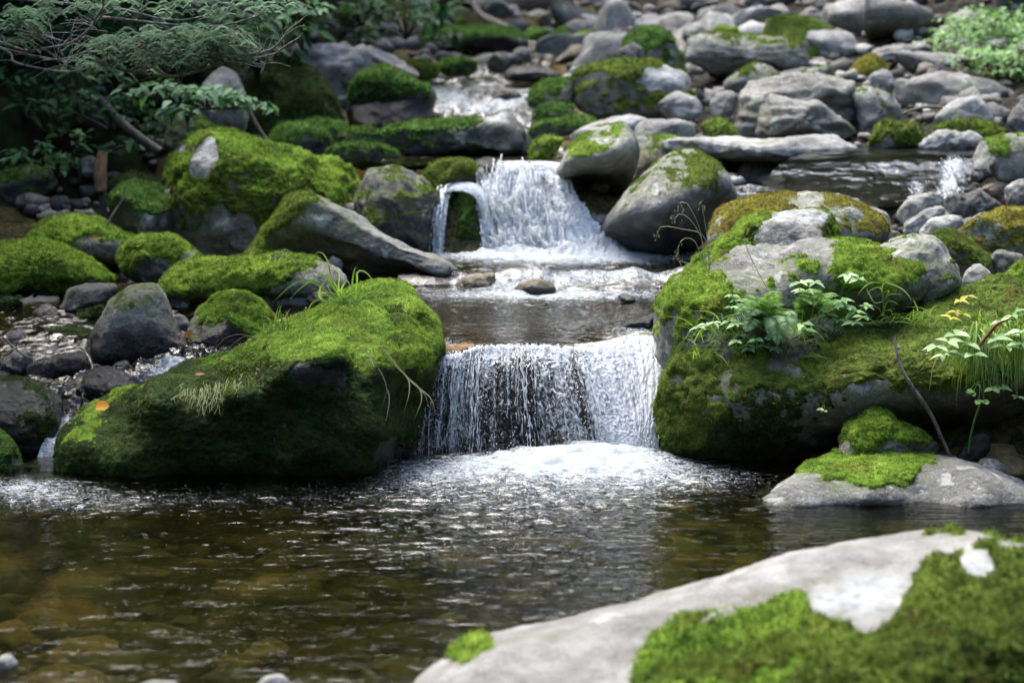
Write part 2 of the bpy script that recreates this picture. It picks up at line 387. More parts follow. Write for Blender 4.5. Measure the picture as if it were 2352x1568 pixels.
# ------------------------------------------------------------------ ground
GP = A_([(-3,3,-.38),(0,3,-.38),(3,3,-.3),(-3,5,-.4),(-1,5,-.42),(1,5,-.38),(3,5,-.2),(-2,6.5,-.4),(0,6.5,-.45),(2,6.5,-.35),(-3.4,7,-.1),(-1,8,-.3),(0,8.3,-.3),(1.2,8,-.3),(2.4,7.6,-.15),
 (-2,8.3,-.15),(-.8,8.6,0),(0,8.75,.0),(.7,8.75,.0),(0,9.1,.2),(.6,9.1,.2),(0,9.6,.28),(-1,9.3,.1),(-1.5,9,.05),(-2,9.2,.15),(-2.3,10.1,.3),(-1.5,10.2,.3),(-1,10.0,.3),(0,10.2,.33),(.8,10.2,.35),
 (-.2,10.7,.45),(.8,10.8,.45),(0,11.5,.42),(.9,11.5,.45),(-2.8,11.3,.4),(-1.5,11.4,.42),(-.6,11.5,.45),(-2,12.4,.6),(-1,12.4,.8),(-.3,12.3,.9),(.3,12.5,.95),(-2.9,12.8,.8),(-3.6,13.2,1.5),(-3.3,14.5,1.7),(-2.5,14.5,1.2),
 (-4.5,11.5,1.2),(-4,9.5,.8),(-5,7,1.0),(-4.6,5,.7),(-6,10,2.3),(-1.6,14,1.05),(-.6,13.5,1.0),(.3,13.5,.98),(-2.2,16,1.5),(-3.5,16.5,2.8),(-1,15,1.1),(.1,15,1.15),(-1,16.5,1.4),(0,16.5,1.4),(-1.2,18,1.6),(0,18,1.5),
 (-2.4,19,2.2),(-4,20,4),(-1,20,1.9),(0,20,1.75),(0,22,1.95),(-1.5,23,2.5),(-3,24,3.6),(0,25,2.3),(1,28,2.6),(-1,28,2.9),(-4,29,4.6),(2,32,3.6),(0,36,4.6),(-4,37,6),(4,36,5),
 (1.3,8.7,.05),(2,9,.3),(2.5,10,.52),(1.7,10,.4),(1.2,9.5,.3),(2,11,.68),(2.6,11.3,.78),(1.3,10.9,.5),(1.2,11.8,.6),(1.9,12,.75),(2.5,12.6,.92),(3.2,12.6,1.0),(1.4,12.8,.95),(2.2,14,1.22),(3.6,14,1.45),(1.2,14,1.1),(1.5,16,1.42),
 (2.6,16,1.6),(3.7,16.4,1.85),(1.4,18,1.65),(2.6,18.6,1.95),(4.2,18.6,2.4),(5,15,2.1),(5,11,1.4),(4,9,.8),(5.5,8,1.1),(3,8.2,.1),(4,6.4,.2),(1.6,21,2.1),(3.4,22,2.5),(5.5,22,3.3),(2,25,2.8),(4,26,3.5),(6,27,4.2)])
def ground_z(x, y):
    x = A_(x, float); y = A_(y, float); num = 0; den = 0
    for (gx, gy, gz) in GP:
        s = .45 + .05 * abs(gy - 9) * .5
        d2 = ((x - gx) / s) ** 2 + ((y - gy) / s) ** 2 + .05
        w = 1 / d2 ** 2; num = num + w * gz; den = den + w
    z = num / den
    z = z + 1.15 * np.maximum(0, -x - 5.0 - .02 * y) + .9 * np.maximum(0, x - 6.2 - .02 * y) + .9 * np.maximum(0, y - 38)
    return z
gx = np.linspace(-9, 10, 330); gy = np.concatenate([np.linspace(2.2, 16, 300), np.linspace(16.1, 46, 220)])
X, Y_ = np.meshgrid(gx, gy); Z = ground_z(X, Y_)
gv = np.stack([X, Y_, Z], -1).reshape(-1, 3)
gv[:, 2] += .05 * fbm(gv * 1.6, 3) + .02 * fbm(gv * 6, 3)
soil = np.clip(sstep(-1.9, -2.6, gv[:, 0]) * sstep(11.6, 12.6, gv[:, 1]) + sstep(-3.2, -4, gv[:, 0]) + sstep(-.9, -1.7, gv[:, 0]) * sstep(17, 19, gv[:, 1]) + sstep(4.2, 5, gv[:, 0]) * .8 + sstep(30, 33, gv[:, 1]), 0, 1)
litter = sstep(.45, .55, .5 + .3 * noise(gv * 1.5) + 0 * gv[:, 0]) * 0 + sstep(24.5, 25.5, gv[:, 1] + .5 * noise(gv * .9)) * sstep(1.6, 2.2, gv[:, 0]) * sstep(4.4, 3.8, gv[:, 0])
ground = mesh_obj('ground', gv, grid_faces(len(gy), len(gx)), None, M['ground'], attrs={'soil': soil, 'litter': litter, 'rust': sstep(8.5, 8.7, gv[:, 1]) * sstep(10.8, 9.4, gv[:, 1]) * sstep(-2.6, -2, gv[:, 0]), 'dry': sstep(.5, 1.3, gv[:, 0] - .03 * (gv[:, 1] - 10)) * sstep(8.6, 9.6, gv[:, 1])})
tag(ground, 'stony stream bed and dark earth banks', 'ground', kind='structure')
# added wooded valley sides around and behind the camera, shaped to block sky light
th = np.linspace(0, 2 * np.pi, 160, endpoint=False); rr = np.linspace(0, 1, 40)
T, R = np.meshgrid(th, rr)
cxh, cyh = 0.4, 19.5
ax = 8.0 + 14 * R; ay = 22.5 + 14 * R
hx = cxh + ax * np.cos(T); hy = cyh + ay * np.sin(T)
hz = -.8 + (22 + 20 * np.maximum(0, np.sin(T)) - 13 * np.maximum(0, -np.sin(T)) ** 2) * R ** .5
hv = np.stack([hx, hy, hz], -1).reshape(-1, 3); hv += .9 * np.stack([fbm(hv * .35 + k * 9, 4) for k in range(3)], -1)
hill = mesh_obj('hills', hv, grid_faces(40, 160, True), None, M['hill']); tag(hill, 'steep wooded valley sides added to block low sky light', 'hills', kind='structure')
fb = MB()
nrm_in = np.stack([(cxh - hv[:, 0]), (cyh - hv[:, 1]), 0 * hv[:, 0]], -1); nrm_in /= np.linalg.norm(nrm_in, axis=1)[:, None]
rs = np.random.RandomState(5); pk = rs.randint(0, len(hv), 26000)
c0 = hv[pk] + nrm_in[pk] * rs.uniform(0, 1.6, len(pk))[:, None] + rs.normal(size=(len(pk), 3)) * .35
d1 = rs.normal(size=(len(pk), 3)); d1 /= np.linalg.norm(d1, axis=1)[:, None]; d2 = np.cross(d1, rs.normal(size=(len(pk), 3))); d2 /= np.linalg.norm(d2, axis=1)[:, None]
L1 = rs.uniform(.25, .6, len(pk))[:, None]
fv = np.stack([c0 - d1 * L1, c0 + d2 * L1 * .4, c0 + d1 * L1, c0 - d2 * L1 * .4], 1)
fb.add(fv, np.arange(len(pk) * 4).reshape(-1, 4), a=np.repeat(rs.rand(len(pk)), 4))
fo = fb.build('forest', M['leaf_dark']); tag(fo, 'dense leafy forest covering the added valley sides', 'forest', kind='stuff')

# ------------------------------------------------------------------ water surfaces
def net_eval(net, nu, nv):
    """smooth surface through a net of (photo x, photo y, distance) rows"""
    net = A_(net, float); nr, nc = net.shape[:2]
    rows = np.stack([catmull_u(net[i], nu) for i in range(nr)])            # nr, nu, 3
    return np.stack([catmull_u(rows[:, j], nv) for j in range(nu)], 1)      # nv, nu, 3
def catmull_u(p, n):
    p = A_(p, float); m = len(p); q = np.concatenate([2 * p[:1] - p[1:2], p, 2 * p[-1:] - p[-2:-1]])
    u = np.linspace(0, m - 1 - 1e-9, n); i = u.astype(int); t = (u - i)[:, None]
    a, b, c, d = q[i], q[i + 1], q[i + 2], q[i + 3]
    return .5 * (2 * b + (c - a) * t + (2 * a - 5 * b + 4 * c - d) * t ** 2 + (3 * b - a - 3 * c + d) * t ** 3)
def ripple(p, amp, rough=1.0):
    q = p * A_([1, 1.25, 1])
    return amp * (.55 * noise(q * 5.5 + 3) + .35 * noise(q * 11 + 9) + .2 * noise(q * 23) + .1 * noise(q * 47)) * rough

# lower pool
px_ = np.linspace(-3.2, 3.6, 560); py_ = np.linspace(3.0, 8.75, 470)
X, Y_ = np.meshgrid(px_, py_); wv = np.stack([X, Y_, 0 * X], -1).reshape(-1, 3)
qx, qy = proj(wv)
g2 = lambda cx, cy_, sx, sy: np.exp(-((qx - cx) / sx) ** 2 - ((qy - cy_) / sy) ** 2)
foam = .66 * g2(1385, 1062, 200, 30) + .44 * g2(1150, 1072, 320, 24) + .36 * g2(1330, 1100, 380, 42) + .22 * g2(1620, 1100, 200, 30) + .25 * g2(980, 1100, 130, 30) + .27 * g2(1260, 1155, 400, 45) + .19 * g2(1080, 1210, 400, 45) + .10 * g2(1300, 1300, 380, 90) + .55 * g2(60, 1115, 140, 26) + .34 * g2(150, 1155, 260, 30) + .20 * g2(620, 1140, 420, 36) + .19 * g2(900, 1275, 330, 45)  # foam below the falls; the outer terms spread the painted glints
foam = np.clip(foam, 0, 1.25)
turb = np.clip(.24 + 1.1 * g2(1250, 1110, 520, 100) + .42 * g2(1280, 1330, 330, 200) + .4 * g2(80, 1130, 250, 50), 0, 1.6)
wv[:, 2] += ripple(wv, .016) * turb + .016 * np.clip(foam, 0, 1) * (fbm(wv * A_([11, 22, 1]), 4, .65)) + .05 * g2(1270, 1062, 260, 30) + .03 * g2(1400, 1058, 120, 25)
lower = mesh_obj('lower_pool_water', wv, grid_faces(470, 560), None, M['pool'], attrs={'foam': foam})
tag(lower, 'dark clear water of the lower pool', 'water', kind='structure')

# middle pool, from the foot of the upper fall to the lip of the lower fall
LIP = [(955, 824, 8.70), (1040, 815, 8.71), (1100, 797, 8.77), (1190, 793, 8.78), (1300, 796, 8.77), (1385, 790, 8.82), (1470, 770, 9.02), (1570, 776, 9.02)]
mid_net = [[(x, y, d) for x in xs] for xs, y, d in (
 (np.linspace(980, 1640, 8), 583, 11.75), (np.linspace(960, 1640, 8), 612, 11.2), (np.linspace(930, 1640, 8), 634, 10.85), (np.linspace(880, 1640, 8), 662, 10.5), (np.linspace(700, 1640, 8), 690, 10.2),
 (np.linspace(590, 1600, 8), 718, 9.88), (np.linspace(760, 1580, 8), 748, 9.38))] + [[(x, y - 11, d + .14) for x, y, d in LIP], LIP]
uv = net_eval(mid_net, 300, 330); wv = P(uv[..., 0], uv[..., 1], uv[..., 2]).reshape(-1, 3); qx, qy = proj(wv)
foam = 1.0 * g2(1280, 583, 280, 10) + .5 * g2(1300, 596, 330, 14) + .6 * g2(1420, 576, 90, 20) + .50 * g2(1180, 654, 150, 14) + .55 * g2(1430, 640, 200, 18) + .6 * g2(1250, 676, 330, 11) + .22 * g2(1250, 700, 330, 24) + .07 + .5 * g2(1470, 775, 80, 28) + .2 * g2(1350, 740, 230, 24)
turb = .18 + 1.2 * g2(1280, 590, 350, 25) + 1.8 * g2(1320, 655, 330, 32) + 1.3 * g2(1470, 770, 110, 40)
wv[:, 2] += (.06 * g2(1300, 583, 220, 9) + .09 * g2(1395, 578, 50, 9)) * (.7 + .8 * fbm(wv * A_([9, 9, 1]), 4, .6)) + ripple(wv, .018) * turb + .05 * (sstep(655, 640, qy) - sstep(640, 625, qy)) * (1 + .8 * noise(wv * A_([5, 1, 1])))
mid = mesh_obj('middle_pool_water', wv, grid_faces(330, 300)[:, ::-1], None, M['run'], attrs={'foam': np.clip(foam, 0, 1.25)})
tag(mid, 'brown tinted water sliding towards the lower fall', 'water', kind='structure')

# upper pool and the streams further up
def water_patch(name, net, nu, nv, amp, foam_f, mat='run', label='', turb=1.0):
    uv = net_eval(net, nu, nv); w = P(uv[..., 0], uv[..., 1], uv[..., 2]).reshape(-1, 3)
    u = np.tile(np.linspace(0, 1, nu), nv); v = np.repeat(np.linspace(0, 1, nv), nu)
    w[:, 2] += ripple(w, amp) * turb
    o = mesh_obj(name, w, facing(w, grid_faces(nv, nu)), None, M[mat], attrs={'foam': np.clip(foam_f(u, v, w) * .8, 0, 1.3)})
    return tag(o, label, 'water', kind='structure')
water_patch('upper_pool_water', [[(x, y, d) for x in xs] for xs, y, d in ((np.linspace(780, 1380, 4), 350, 13.9), (np.linspace(780, 1340, 4), 358, 13.3), (np.linspace(830, 1330, 4), 366, 12.8), (np.linspace(900, 1320, 4), 380, 12.2))], 120, 80, .012, lambda u, v, w: .15 + .5 * np.exp(-((v - .05) / .12) ** 2), label='still water above the upper fall')
water_patch('cascade_water', [[(960, 95, 20.5), (1040, 95, 20.5), (1130, 95, 20.5), (1290, 95, 20.5)], [(960, 140, 19), (1030, 140, 19), (1120, 140, 19), (1270, 140, 19)], [(960, 178, 17.8), (1030, 178, 17.8), (1120, 178, 17.8), (1240, 178, 17.8)], [(960, 220, 16.2), (1040, 220, 16.2), (1140, 220, 16.2), (1240, 218, 16.2)], [(970, 262, 15.3), (1050, 262, 15.3), (1140, 262, 15.3), (1225, 262, 15.3)], [(980, 300, 14.5), (1060, 300, 14.5), (1150, 300, 14.5), (1240, 300, 14.5)], [(960, 352, 13.6), (1060, 352, 13.6), (1150, 352, 13.6), (1300, 352, 13.6)]], 110, 240, .05, lambda u, v, w: .32 + .35 * np.exp(-((v - .55) / .2) ** 2) + .3 * noise(w * A_([4, 2, 3])), label='broken white water stepping down between far mossy boulders')
water_patch('side_channel_water', [[(690, 735, 9.85), (640, 705, 10.0), (560, 700, 10.1)], [(640, 800, 9.45), (560, 770, 9.6), (460, 770, 9.7)], [(540, 850, 9.15), (460, 815, 9.35), (380, 810, 9.4)], [(400, 890, 9.0), (340, 850, 9.1), (250, 850, 9.2)], [(290, 920, 8.85), (210, 885, 8.95), (120, 880, 9.0)], [(225, 950, 8.68), (170, 925, 8.8), (130, 930, 8.85)], [(205, 985, 8.6), (160, 975, 8.66), (125, 985, 8.68)], [(175, 1040, 8.48), (130, 1040, 8.5), (90, 1045, 8.5)], [(150, 1110, 8.36), (90, 1110, 8.36), (20, 1110, 8.36)]], 90, 420, .035, lambda u, v, w: .12 + 1.1 * np.exp(-((v - .32) / .06) ** 2) * np.exp(-((u - .35) / .3) ** 2) + .85 * sstep(.62, .8, v) + .2 * noise(w * 5), label='white side channel running round the mossy wedge boulder', turb=2.2)
water_patch('bank_seep_water', [[(-60, 655, 11.0), (120, 660, 11.0), (320, 655, 11.0), (480, 655, 10.6)], [(-60, 700, 10.4), (120, 700, 10.4), (300, 700, 10.4), (480, 690, 10.2)], [(-60, 760, 9.9), (80, 760, 9.9), (200, 755, 9.95), (400, 735, 10.0)], [(-60, 815, 9.55), (80, 815, 9.55), (200, 810, 9.6), (300, 800, 9.6)], [(-60, 870, 9.25), (80, 868, 9.25), (190, 868, 9.25), (250, 870, 9.2)], [(-60, 900, 9.1), (80, 890, 9.05), (190, 890, 9.0), (240, 890, 9.0)]], 130, 160, .014, lambda u, v, w: .12 + .3 * noise(w * A_([5, 3, 3])), label='thin water trickling through dark bank stones')
water_patch('slab_pool_water', [[(1880, 338, 13.0), (2040, 340, 13.0), (2240, 338, 13.0)], [(1860, 346, 12.6), (2040, 347, 12.6), (2240, 346, 12.6)], [(1800, 372, 12.22), (2020, 362, 12.25), (2235, 358, 12.25)], [(1760, 410, 11.95), (2000, 395, 12.02), (2230, 400, 12.0)], [(1740, 440, 11.7), (1990, 430, 11.78), (2225, 440, 11.75)], [(1700, 474, 11.4), (1980, 474, 11.45), (2220, 476, 11.45)]], 150, 120, .007, lambda u, v, w: .06 * (v < .3) + .04 * noise(np.stack([u * 20, v * 2.5, u * 0], -1)) * (v > .3) + .85 * np.exp(-((u - .9) / .08) ** 2) * sstep(.25, .5, v) + .6 * np.exp(-((u - .74) / .05) ** 2) * (v > .7), mat='slab', label='silvery water sheeting over a wide dark slab')
water_patch('boulder_gap_water', [[(1680, 425, 12.3), (1740, 425, 12.3), (1800, 425, 12.3)], [(1680, 450, 12.0), (1740, 450, 12.0), (1800, 450, 12.0)], [(1660, 480, 11.7), (1740, 480, 11.7), (1800, 480, 11.7)]], 40, 40, .03, lambda u, v, w: .4 + .3 * noise(w * 6), label='small patch of white water between boulder and slab')
for nm, xs, y0, y1, d, lb in (('far_fall_water', (1728, 1800), 56, 88, 21.0, 'far white trickle beside a grey boulder at the leaf bank'), ('far_trickle_water', (1898, 1940), 48, 76, 20.0, 'far white trickle between moss and pale boulders')):
    water_patch(nm, [[(x, y, d + (y1 - y) * .012) for x in np.linspace(xs[0], xs[1], 3)] for y in np.linspace(y0, y1, 4)], 24, 24, .03, lambda u, v, w: .62 + .2 * noise(w * 6), label=lb)

# waterfalls: a glassy sheet, bead strands in front of it and loose drops
def waterfall(name, label, net, foam_f, amp, nstr, r0, seed, v0=.16, ndrop=300, mat='fall', fq=60):
    nv, nu = 300, 300
    uv = net_eval(net, nu, nv); w = P(uv[..., 0], uv[..., 1], uv[..., 2])
    fl = w.reshape(-1, 3); u = np.tile(np.linspace(0, 1, nu), nv); v = np.repeat(np.linspace(0, 1, nv), nu)
    root = empty(name, w[-1, nu // 2], label, 'waterfall')
    n = vnormals(fl, grid_faces(nv, nu)); n *= np.sign(-n[:, 1:2] + .4 * n[:, 2:3] + 1e-6)
    st = np.stack([u * fq, v * 7, u * 0], -1) + (0 if fq > 40 else .8 * np.stack([noise(np.stack([u * 5, v * 4, u * 0], -1)), noise(np.stack([u * 5, v * 4, u * 0 + 9], -1)), 0 * u], -1))
    dsp = amp * sstep(.04, .16 if fq > 40 else .5, v) * (1 - .35 * sstep(.5, .75, u)) * (.7 * noise(st) + .5 * noise(st * A_([2.3, 2.6, 1]) + 5) + .5 * noise(st * A_([3.1, 7, 1]) + 9) + .3 * noise(st * A_([5, 16, 1]) + 4))
    sh = fl + n * dsp[:, None]
    mesh_obj('sheet', sh, facing(sh, grid_faces(nv, nu)), None, M[mat], root, {'foam': np.clip(foam_f(u, v), 0, 1.3), 'fu': u * np.linalg.norm(w[nv // 2, 1:] - w[nv // 2, :-1], axis=1).sum(), 'fv': v * np.linalg.norm(w[1:, nu // 2] - w[:-1, nu // 2], axis=1).sum()})
    rs = np.random.RandomState(seed); mb = MB()
    gridn = n.reshape(nv, nu, 3); cl = rs.rand(14)
    for k in range(nstr):
        uu = np.clip(cl[rs.randint(len(cl))] + rs.normal() * .012, 0, .995) if rs.rand() < .75 else rs.rand(); a = foam_f(np.array([uu]), np.array([.6]))[0]
        if rs.rand() > .8 - .75 * sstep(.58, .75, np.array(uu)): continue
        vs = v0 + rs.rand() * .6; ve = min(1, vs + rs.uniform(.1, .5)); m = int(8 + 60 * (ve - vs))
        vv = np.linspace(vs, ve, m); uw = np.clip(uu + .006 * noise(np.stack([vv * 6, vv * 0 + k, vv * 0], -1)), 0, .999)
        iu = uw * (nu - 1); iv = vv * (nv - 1)
        p = w[iv.astype(int), iu.astype(int)] + gridn[iv.astype(int), iu.astype(int)] * ((rs.uniform(.0, .03) + amp) * sstep(.0, .35, vv))[:, None]
        p += .0014 * rs.normal(size=p.shape); p[:, 0] += .012 * noise(np.stack([vv * 5, vv * 0 + k * 1.3, vv * 0], -1))
        r = r0 * rs.uniform(.4, 1.2) * np.clip(.5 + 1.3 * noise(np.stack([vv * 30, vv * 0 + k * 3.7, vv * 0], -1)), .05, 1.9)
        r[0] *= .2; r[-1] *= .3
        mb.tube(p, r, m, 5, spline=False)
    if nstr: tag(mb.build('strands', M['strand'], root), kind='stuff')
    db = MB(); oc = A_([(1, 0, 0), (0, 1, 0), (-1, 0, 0), (0, -1, 0), (0, 0, 1.3), (0, 0, -1.3)]); of = [(0, 1, 4), (1, 2, 4), (2, 3, 4), (3, 0, 4), (1, 0, 5), (2, 1, 5), (3, 2, 5), (0, 3, 5)]
    for k in range(ndrop):
        iu = rs.randint(0, nu); iv = int((nv - 1) * min(1, rs.beta(4.5, 1.0)))
        p = w[iv, iu] + A_([rs.normal() * .02, -abs(rs.normal()) * .05 - .02, rs.normal() * .03])
        db.add(p + oc * rs.uniform(.001, .003), t=of)
    if ndrop: tag(db.build('spray', M['drop'], root), kind='stuff')
    return root
waterfall('waterfall', 'wide lower waterfall of glassy strands between the two big mossy boulders', [
 [(x, y - 9, d + .12) for x, y, d in LIP], LIP,
 [(955, 836, 8.66), (1038, 827, 8.67), (1098, 811, 8.73), (1190, 806, 8.73), (1303, 810, 8.72), (1392, 812, 8.75), (1478, 800, 8.92), (1565, 806, 8.93)],
 [(953, 868, 8.62), (1034, 858, 8.63), (1094, 850, 8.66), (1192, 845, 8.65), (1312, 852, 8.64), (1410, 866, 8.66), (1486, 872, 8.76), (1550, 874, 8.80)],
 [(950, 935, 8.58), (1028, 930, 8.58), (1090, 930, 8.58), (1196, 930, 8.56), (1328, 938, 8.54), (1436, 952, 8.55), (1490, 955, 8.60), (1535, 955, 8.66)],
 [(948, 1002, 8.55), (1024, 1000, 8.54), (1088, 1000, 8.53), (1200, 1000, 8.51), (1342, 1003, 8.49), (1444, 1008, 8.48), (1484, 1005, 8.52), (1524, 1005, 8.57)],
 [(945, 1068, 8.53), (1022, 1066, 8.51), (1086, 1066, 8.49), (1204, 1066, 8.46), (1350, 1062, 8.45), (1446, 1058, 8.44), (1482, 1056, 8.47), (1518, 1055, 8.52)]],
 lambda u, v: sstep(.08, .24, v + .10 * (u > .6)) * (.36 + .12 * np.sin(u * 61) * np.sin(u * 23 + 1) + .28 * sstep(.5, .2, v) - .26 * np.exp(-((u - .38) / .2) ** 2) * sstep(.35, .7, v) + (.38 + .12 * np.sin(u * 83) * np.sin(u * 37)) * sstep(.52, .78, u + .14 * (v - .5)) - .12 * (u < .1)), .013, 110, .0032, 3, ndrop=420)
waterfall('waterfall', 'upper white waterfall fanning out beside the dark tilted boulder', [
 [(1096, 374, 12.4), (1160, 370, 12.4), (1235, 370, 12.4), (1300, 374, 12.4)], [(1096, 386, 12.22), (1164, 379, 12.2), (1238, 375, 12.2), (1298, 382, 12.2)],
 [(1094, 412, 12.12), (1166, 400, 12.1), (1246, 396, 12.1), (1306, 408, 12.12)], [(1096, 470, 12.02), (1164, 458, 11.98), (1262, 458, 11.97), (1338, 472, 12.0)],
 [(1102, 530, 11.94), (1170, 522, 11.88), (1290, 520, 11.86), (1384, 524, 11.9)], [(1106, 586, 11.86), (1180, 586, 11.78), (1310, 584, 11.76), (1440, 578, 11.78)]],
 lambda u, v: .50 + .30 * sstep(.1, .3, v) - .75 * np.exp(-((u - .12 - .1 * v) / .13) ** 2) * sstep(.55, .25, v) + .08 * np.sin(u * 31) * np.sin(u * 13) - .30 * np.exp(-((u - .62 - .1 * v) / .06) ** 2) * sstep(.9, .6, v) + .5 * sstep(.7, .95, v), .075, 30, .006, 5, ndrop=250, mat='fall_far', fq=20)
waterfall('waterfall', 'thin white trickle falling past the small mossy cave stone', [
 [(1010, 432, 12.15), (1060, 430, 12.15), (1100, 440, 12.15)], [(1008, 445, 12.0), (1022, 440, 12.0), (1040, 440, 12.02)], [(1000, 500, 11.86), (1012, 500, 11.84), (1026, 498, 11.86)], [(994, 584, 11.8), (1006, 584, 11.78), (1018, 584, 11.8)]],
 lambda u, v: .45 + .12 * v + 0 * u, .012, 40, .006, 8, ndrop=40)
waterfall('waterfall', 'narrow white water arch bending over the small mossy cave stone', [
 [(1015, 446, 12.02), (1012, 438, 12.06), (1012, 428, 12.12)], [(1050, 438, 11.96), (1052, 430, 12.0), (1054, 420, 12.08)], [(1090, 452, 11.93), (1096, 442, 11.97), (1102, 428, 12.05)], [(1108, 500, 11.9), (1118, 495, 11.92), (1132, 490, 11.98)], [(1112, 584, 11.82), (1126, 584, 11.84), (1140, 584, 11.88)]],
 lambda u, v: .62 + 0 * u, .012, 0, .006, 9, ndrop=30)

# ------------------------------------------------------------------ rocks
CROP = {'V': (0, 0, 1), 'A': (0, 0, .336), 'B': (781, 0, .336), 'C': (1562, 0, .336), 'D': (0, 517, .336), 'E': (781, 517, .336), 'R': (1562, 517, .336), 'H': (1176, 1035, .5), 'G': (0, 1035, .5)}
def cv(crop, pts):
    ox, oy, s = CROP[crop]; p = A_(pts, float).copy(); p[:, 0] = ox + s * p[:, 0]; p[:, 1] = oy + s * p[:, 1]; return p
NROCK = [0]
# moss kinds: material, bias, weight of facing up, thickness (m)
MOSS = {'cap': ('moss', -.35, 1.0, .018), 'full': ('moss', .25, .6, .02), 'deepcap': ('moss_deep', -.35, 1.0, .02), 'deep': ('moss_deep', .25, .6, .02), 'olivecap': ('moss_olive', -.4, 1.0, .016), 'olive': ('moss_olive', .2, .6, .018),
        'gold': ('moss_gold', .0, .6, .015), 'thin': ('moss', -.85, 1.0, .012), 'thinolive': ('moss_olive', -.8, 1.0, .012), 'dark': ('moss_dark', .3, .5, .015)}
def rock(label, out, Y, D=None, lean=.35, mat='grey', moss=None, ctrl=None, n=2.5, amp=1.0, crop='V', wet=None, facets=3, lich=(), paint=(), group=None, name='boulder', cat=None, sig=110, mbias=0, dens=1.0, blade=1.0, thick=None, mres=1.0, moss2=None, mbias2=0):
    NROCK[0] += 1; rs = np.random.RandomState(100 + NROCK[0])
    o = cv(crop, out); ys = o[:, 1]
    sz = o.max(0) - o.min(0); mpx = Y / F; w, h = sz * mpx; L = math.sqrt(w * h)
    if D is None: D = .42 * L
    per = np.linalg.norm(np.diff(np.concatenate([o, o[:1]]), axis=0), axis=1).sum() * .435
    blur = 1.0 if 7.5 < Y < 10.3 else (.75 if Y < 12.3 else .5)
    m = int(np.clip(per / 1.7 * blur * mres, 56, 520)); nf = int(np.clip(m * .30, 18, 150)); nb = max(8, nf // 4)
    c2 = catmull(o, m, True); cen = o.mean(0) * .3 + .7 * A_([(o[:, 0].min() + o[:, 0].max()) / 2, (ys.min() + ys.max()) / 2])
    a = np.concatenate([np.linspace(.003, np.pi / 2, nf), np.linspace(np.pi / 2, np.pi - .01, nb + 1)[1:]])
    nr_ = (np.sin(a) ** n + np.abs(np.cos(a)) ** n) ** (1 / n); s = np.sin(a) / nr_; dp = -np.cos(a) / nr_
    px = cen[0] + s[:, None] * (c2[None, :, 0] - cen[0]); py = cen[1] + s[:, None] * (c2[None, :, 1] - cen[1])
    yb = ys.max(); up = (yb - py) * mpx
    Yv = Y + lean * up + D * np.where(dp < 0, dp, .8 * dp)[:, None]
    if ctrl is not None:
        c = A_(ctrl, float)
        ang = np.arctan2(c2[:, 1] - cen[1], c2[:, 0] - cen[0]); rad = np.hypot(c2[:, 1] - cen[1], c2[:, 0] - cen[0])
        ca = np.arctan2(c[:, 1] - cen[1], c[:, 0] - cen[0]); cr = np.hypot(c[:, 1] - cen[1], c[:, 0] - cen[0])
        ii = np.abs(np.angle(np.exp(1j * (ca[:, None] - ang[None])))).argmin(1)
        sv = np.clip(cr / rad[ii], 0, 1); base = Y + lean * (yb - c[:, 1]) * mpx - D * (1 - sv ** n) ** (1 / n)
        K = np.exp(-((c[:, None, 0] - c[None, :, 0]) ** 2 + (c[:, None, 1] - c[None, :, 1]) ** 2) / sig ** 2)
        wt = np.linalg.solve(K + .02 * np.eye(len(c)), c[:, 2] - base)
        res = (np.exp(-((px[..., None] - c[:, 0]) ** 2 + (py[..., None] - c[:, 1]) ** 2) / sig ** 2) * wt).sum(-1)
        Yv = Yv + res * np.where(dp <= 0, 1.0, s ** 4)[:, None]
    v = P(px, py, Yv).reshape(-1, 3); q = grid_faces(len(a), m, True)
    # flat breaks on the faces turned to the stream
    c0 = v.mean(0)
    for k in range(facets):
        nn = A_([rs.normal() * .8, -abs(rs.normal()) - .35, rs.normal() * .6 + .1]); nn /= np.linalg.norm(nn)
        d = (v - c0) @ nn; hh = np.quantile(d, rs.uniform(.74, .92)); ex = np.maximum(d - hh, 0)
        v = v - nn * (ex * .85)[:, None]
    nr = vnormals(v, q)
    if (nr * (v - v.mean(0))).sum() < 0: nr = -nr; q = q[:, ::-1]
    sh = rs.uniform(0, 50, 3)
    lay = A_([1, 1, 2.6]) if mat == 'layer' else A_([1, 1, 1.0])
    pn = (v + sh) * lay
    rid = 1 - 2 * np.abs(noise(pn * (3.2 / max(L, .12))))
    dsp = L * .045 * amp * fbm(pn * (1.7 / max(L, .12)), 3) + L * .028 * amp * rid + .013 * amp * min(1, L * 3) * fbm(pn * 9, 4) + .0035 * amp * fbm(pn * 34, 2)
    dsp = np.clip(dsp, -.12 * L, .10 * L)
    v = v + nr * dsp[:, None]; nr = vnormals(v, q)
    qx, qy = px.ravel(), py.ravel()
    at = {'wet': np.zeros(len(v)), 'lich': np.zeros(len(v))}
    fr = np.repeat(dp < .25, m)
    if wet is not None: at['wet'] = sstep(wet[0], wet[1], qy + (wet[1] - wet[0]) * .35 * fbm(v * 7, 3))
    for (lx, ly, lr) in lich: at['lich'] = np.maximum(at['lich'], np.clip(1.5 - np.hypot(qx - lx, (qy - ly) * 1.2) / lr, 0, 1) * fr)
    org = A_([v[:, 0].mean(), v[:, 1].mean(), v[:, 2].min()])
    ob = mesh_obj(name, v, q, None, M[mat], None, at, org)
    tag(ob, label, cat or name, group)
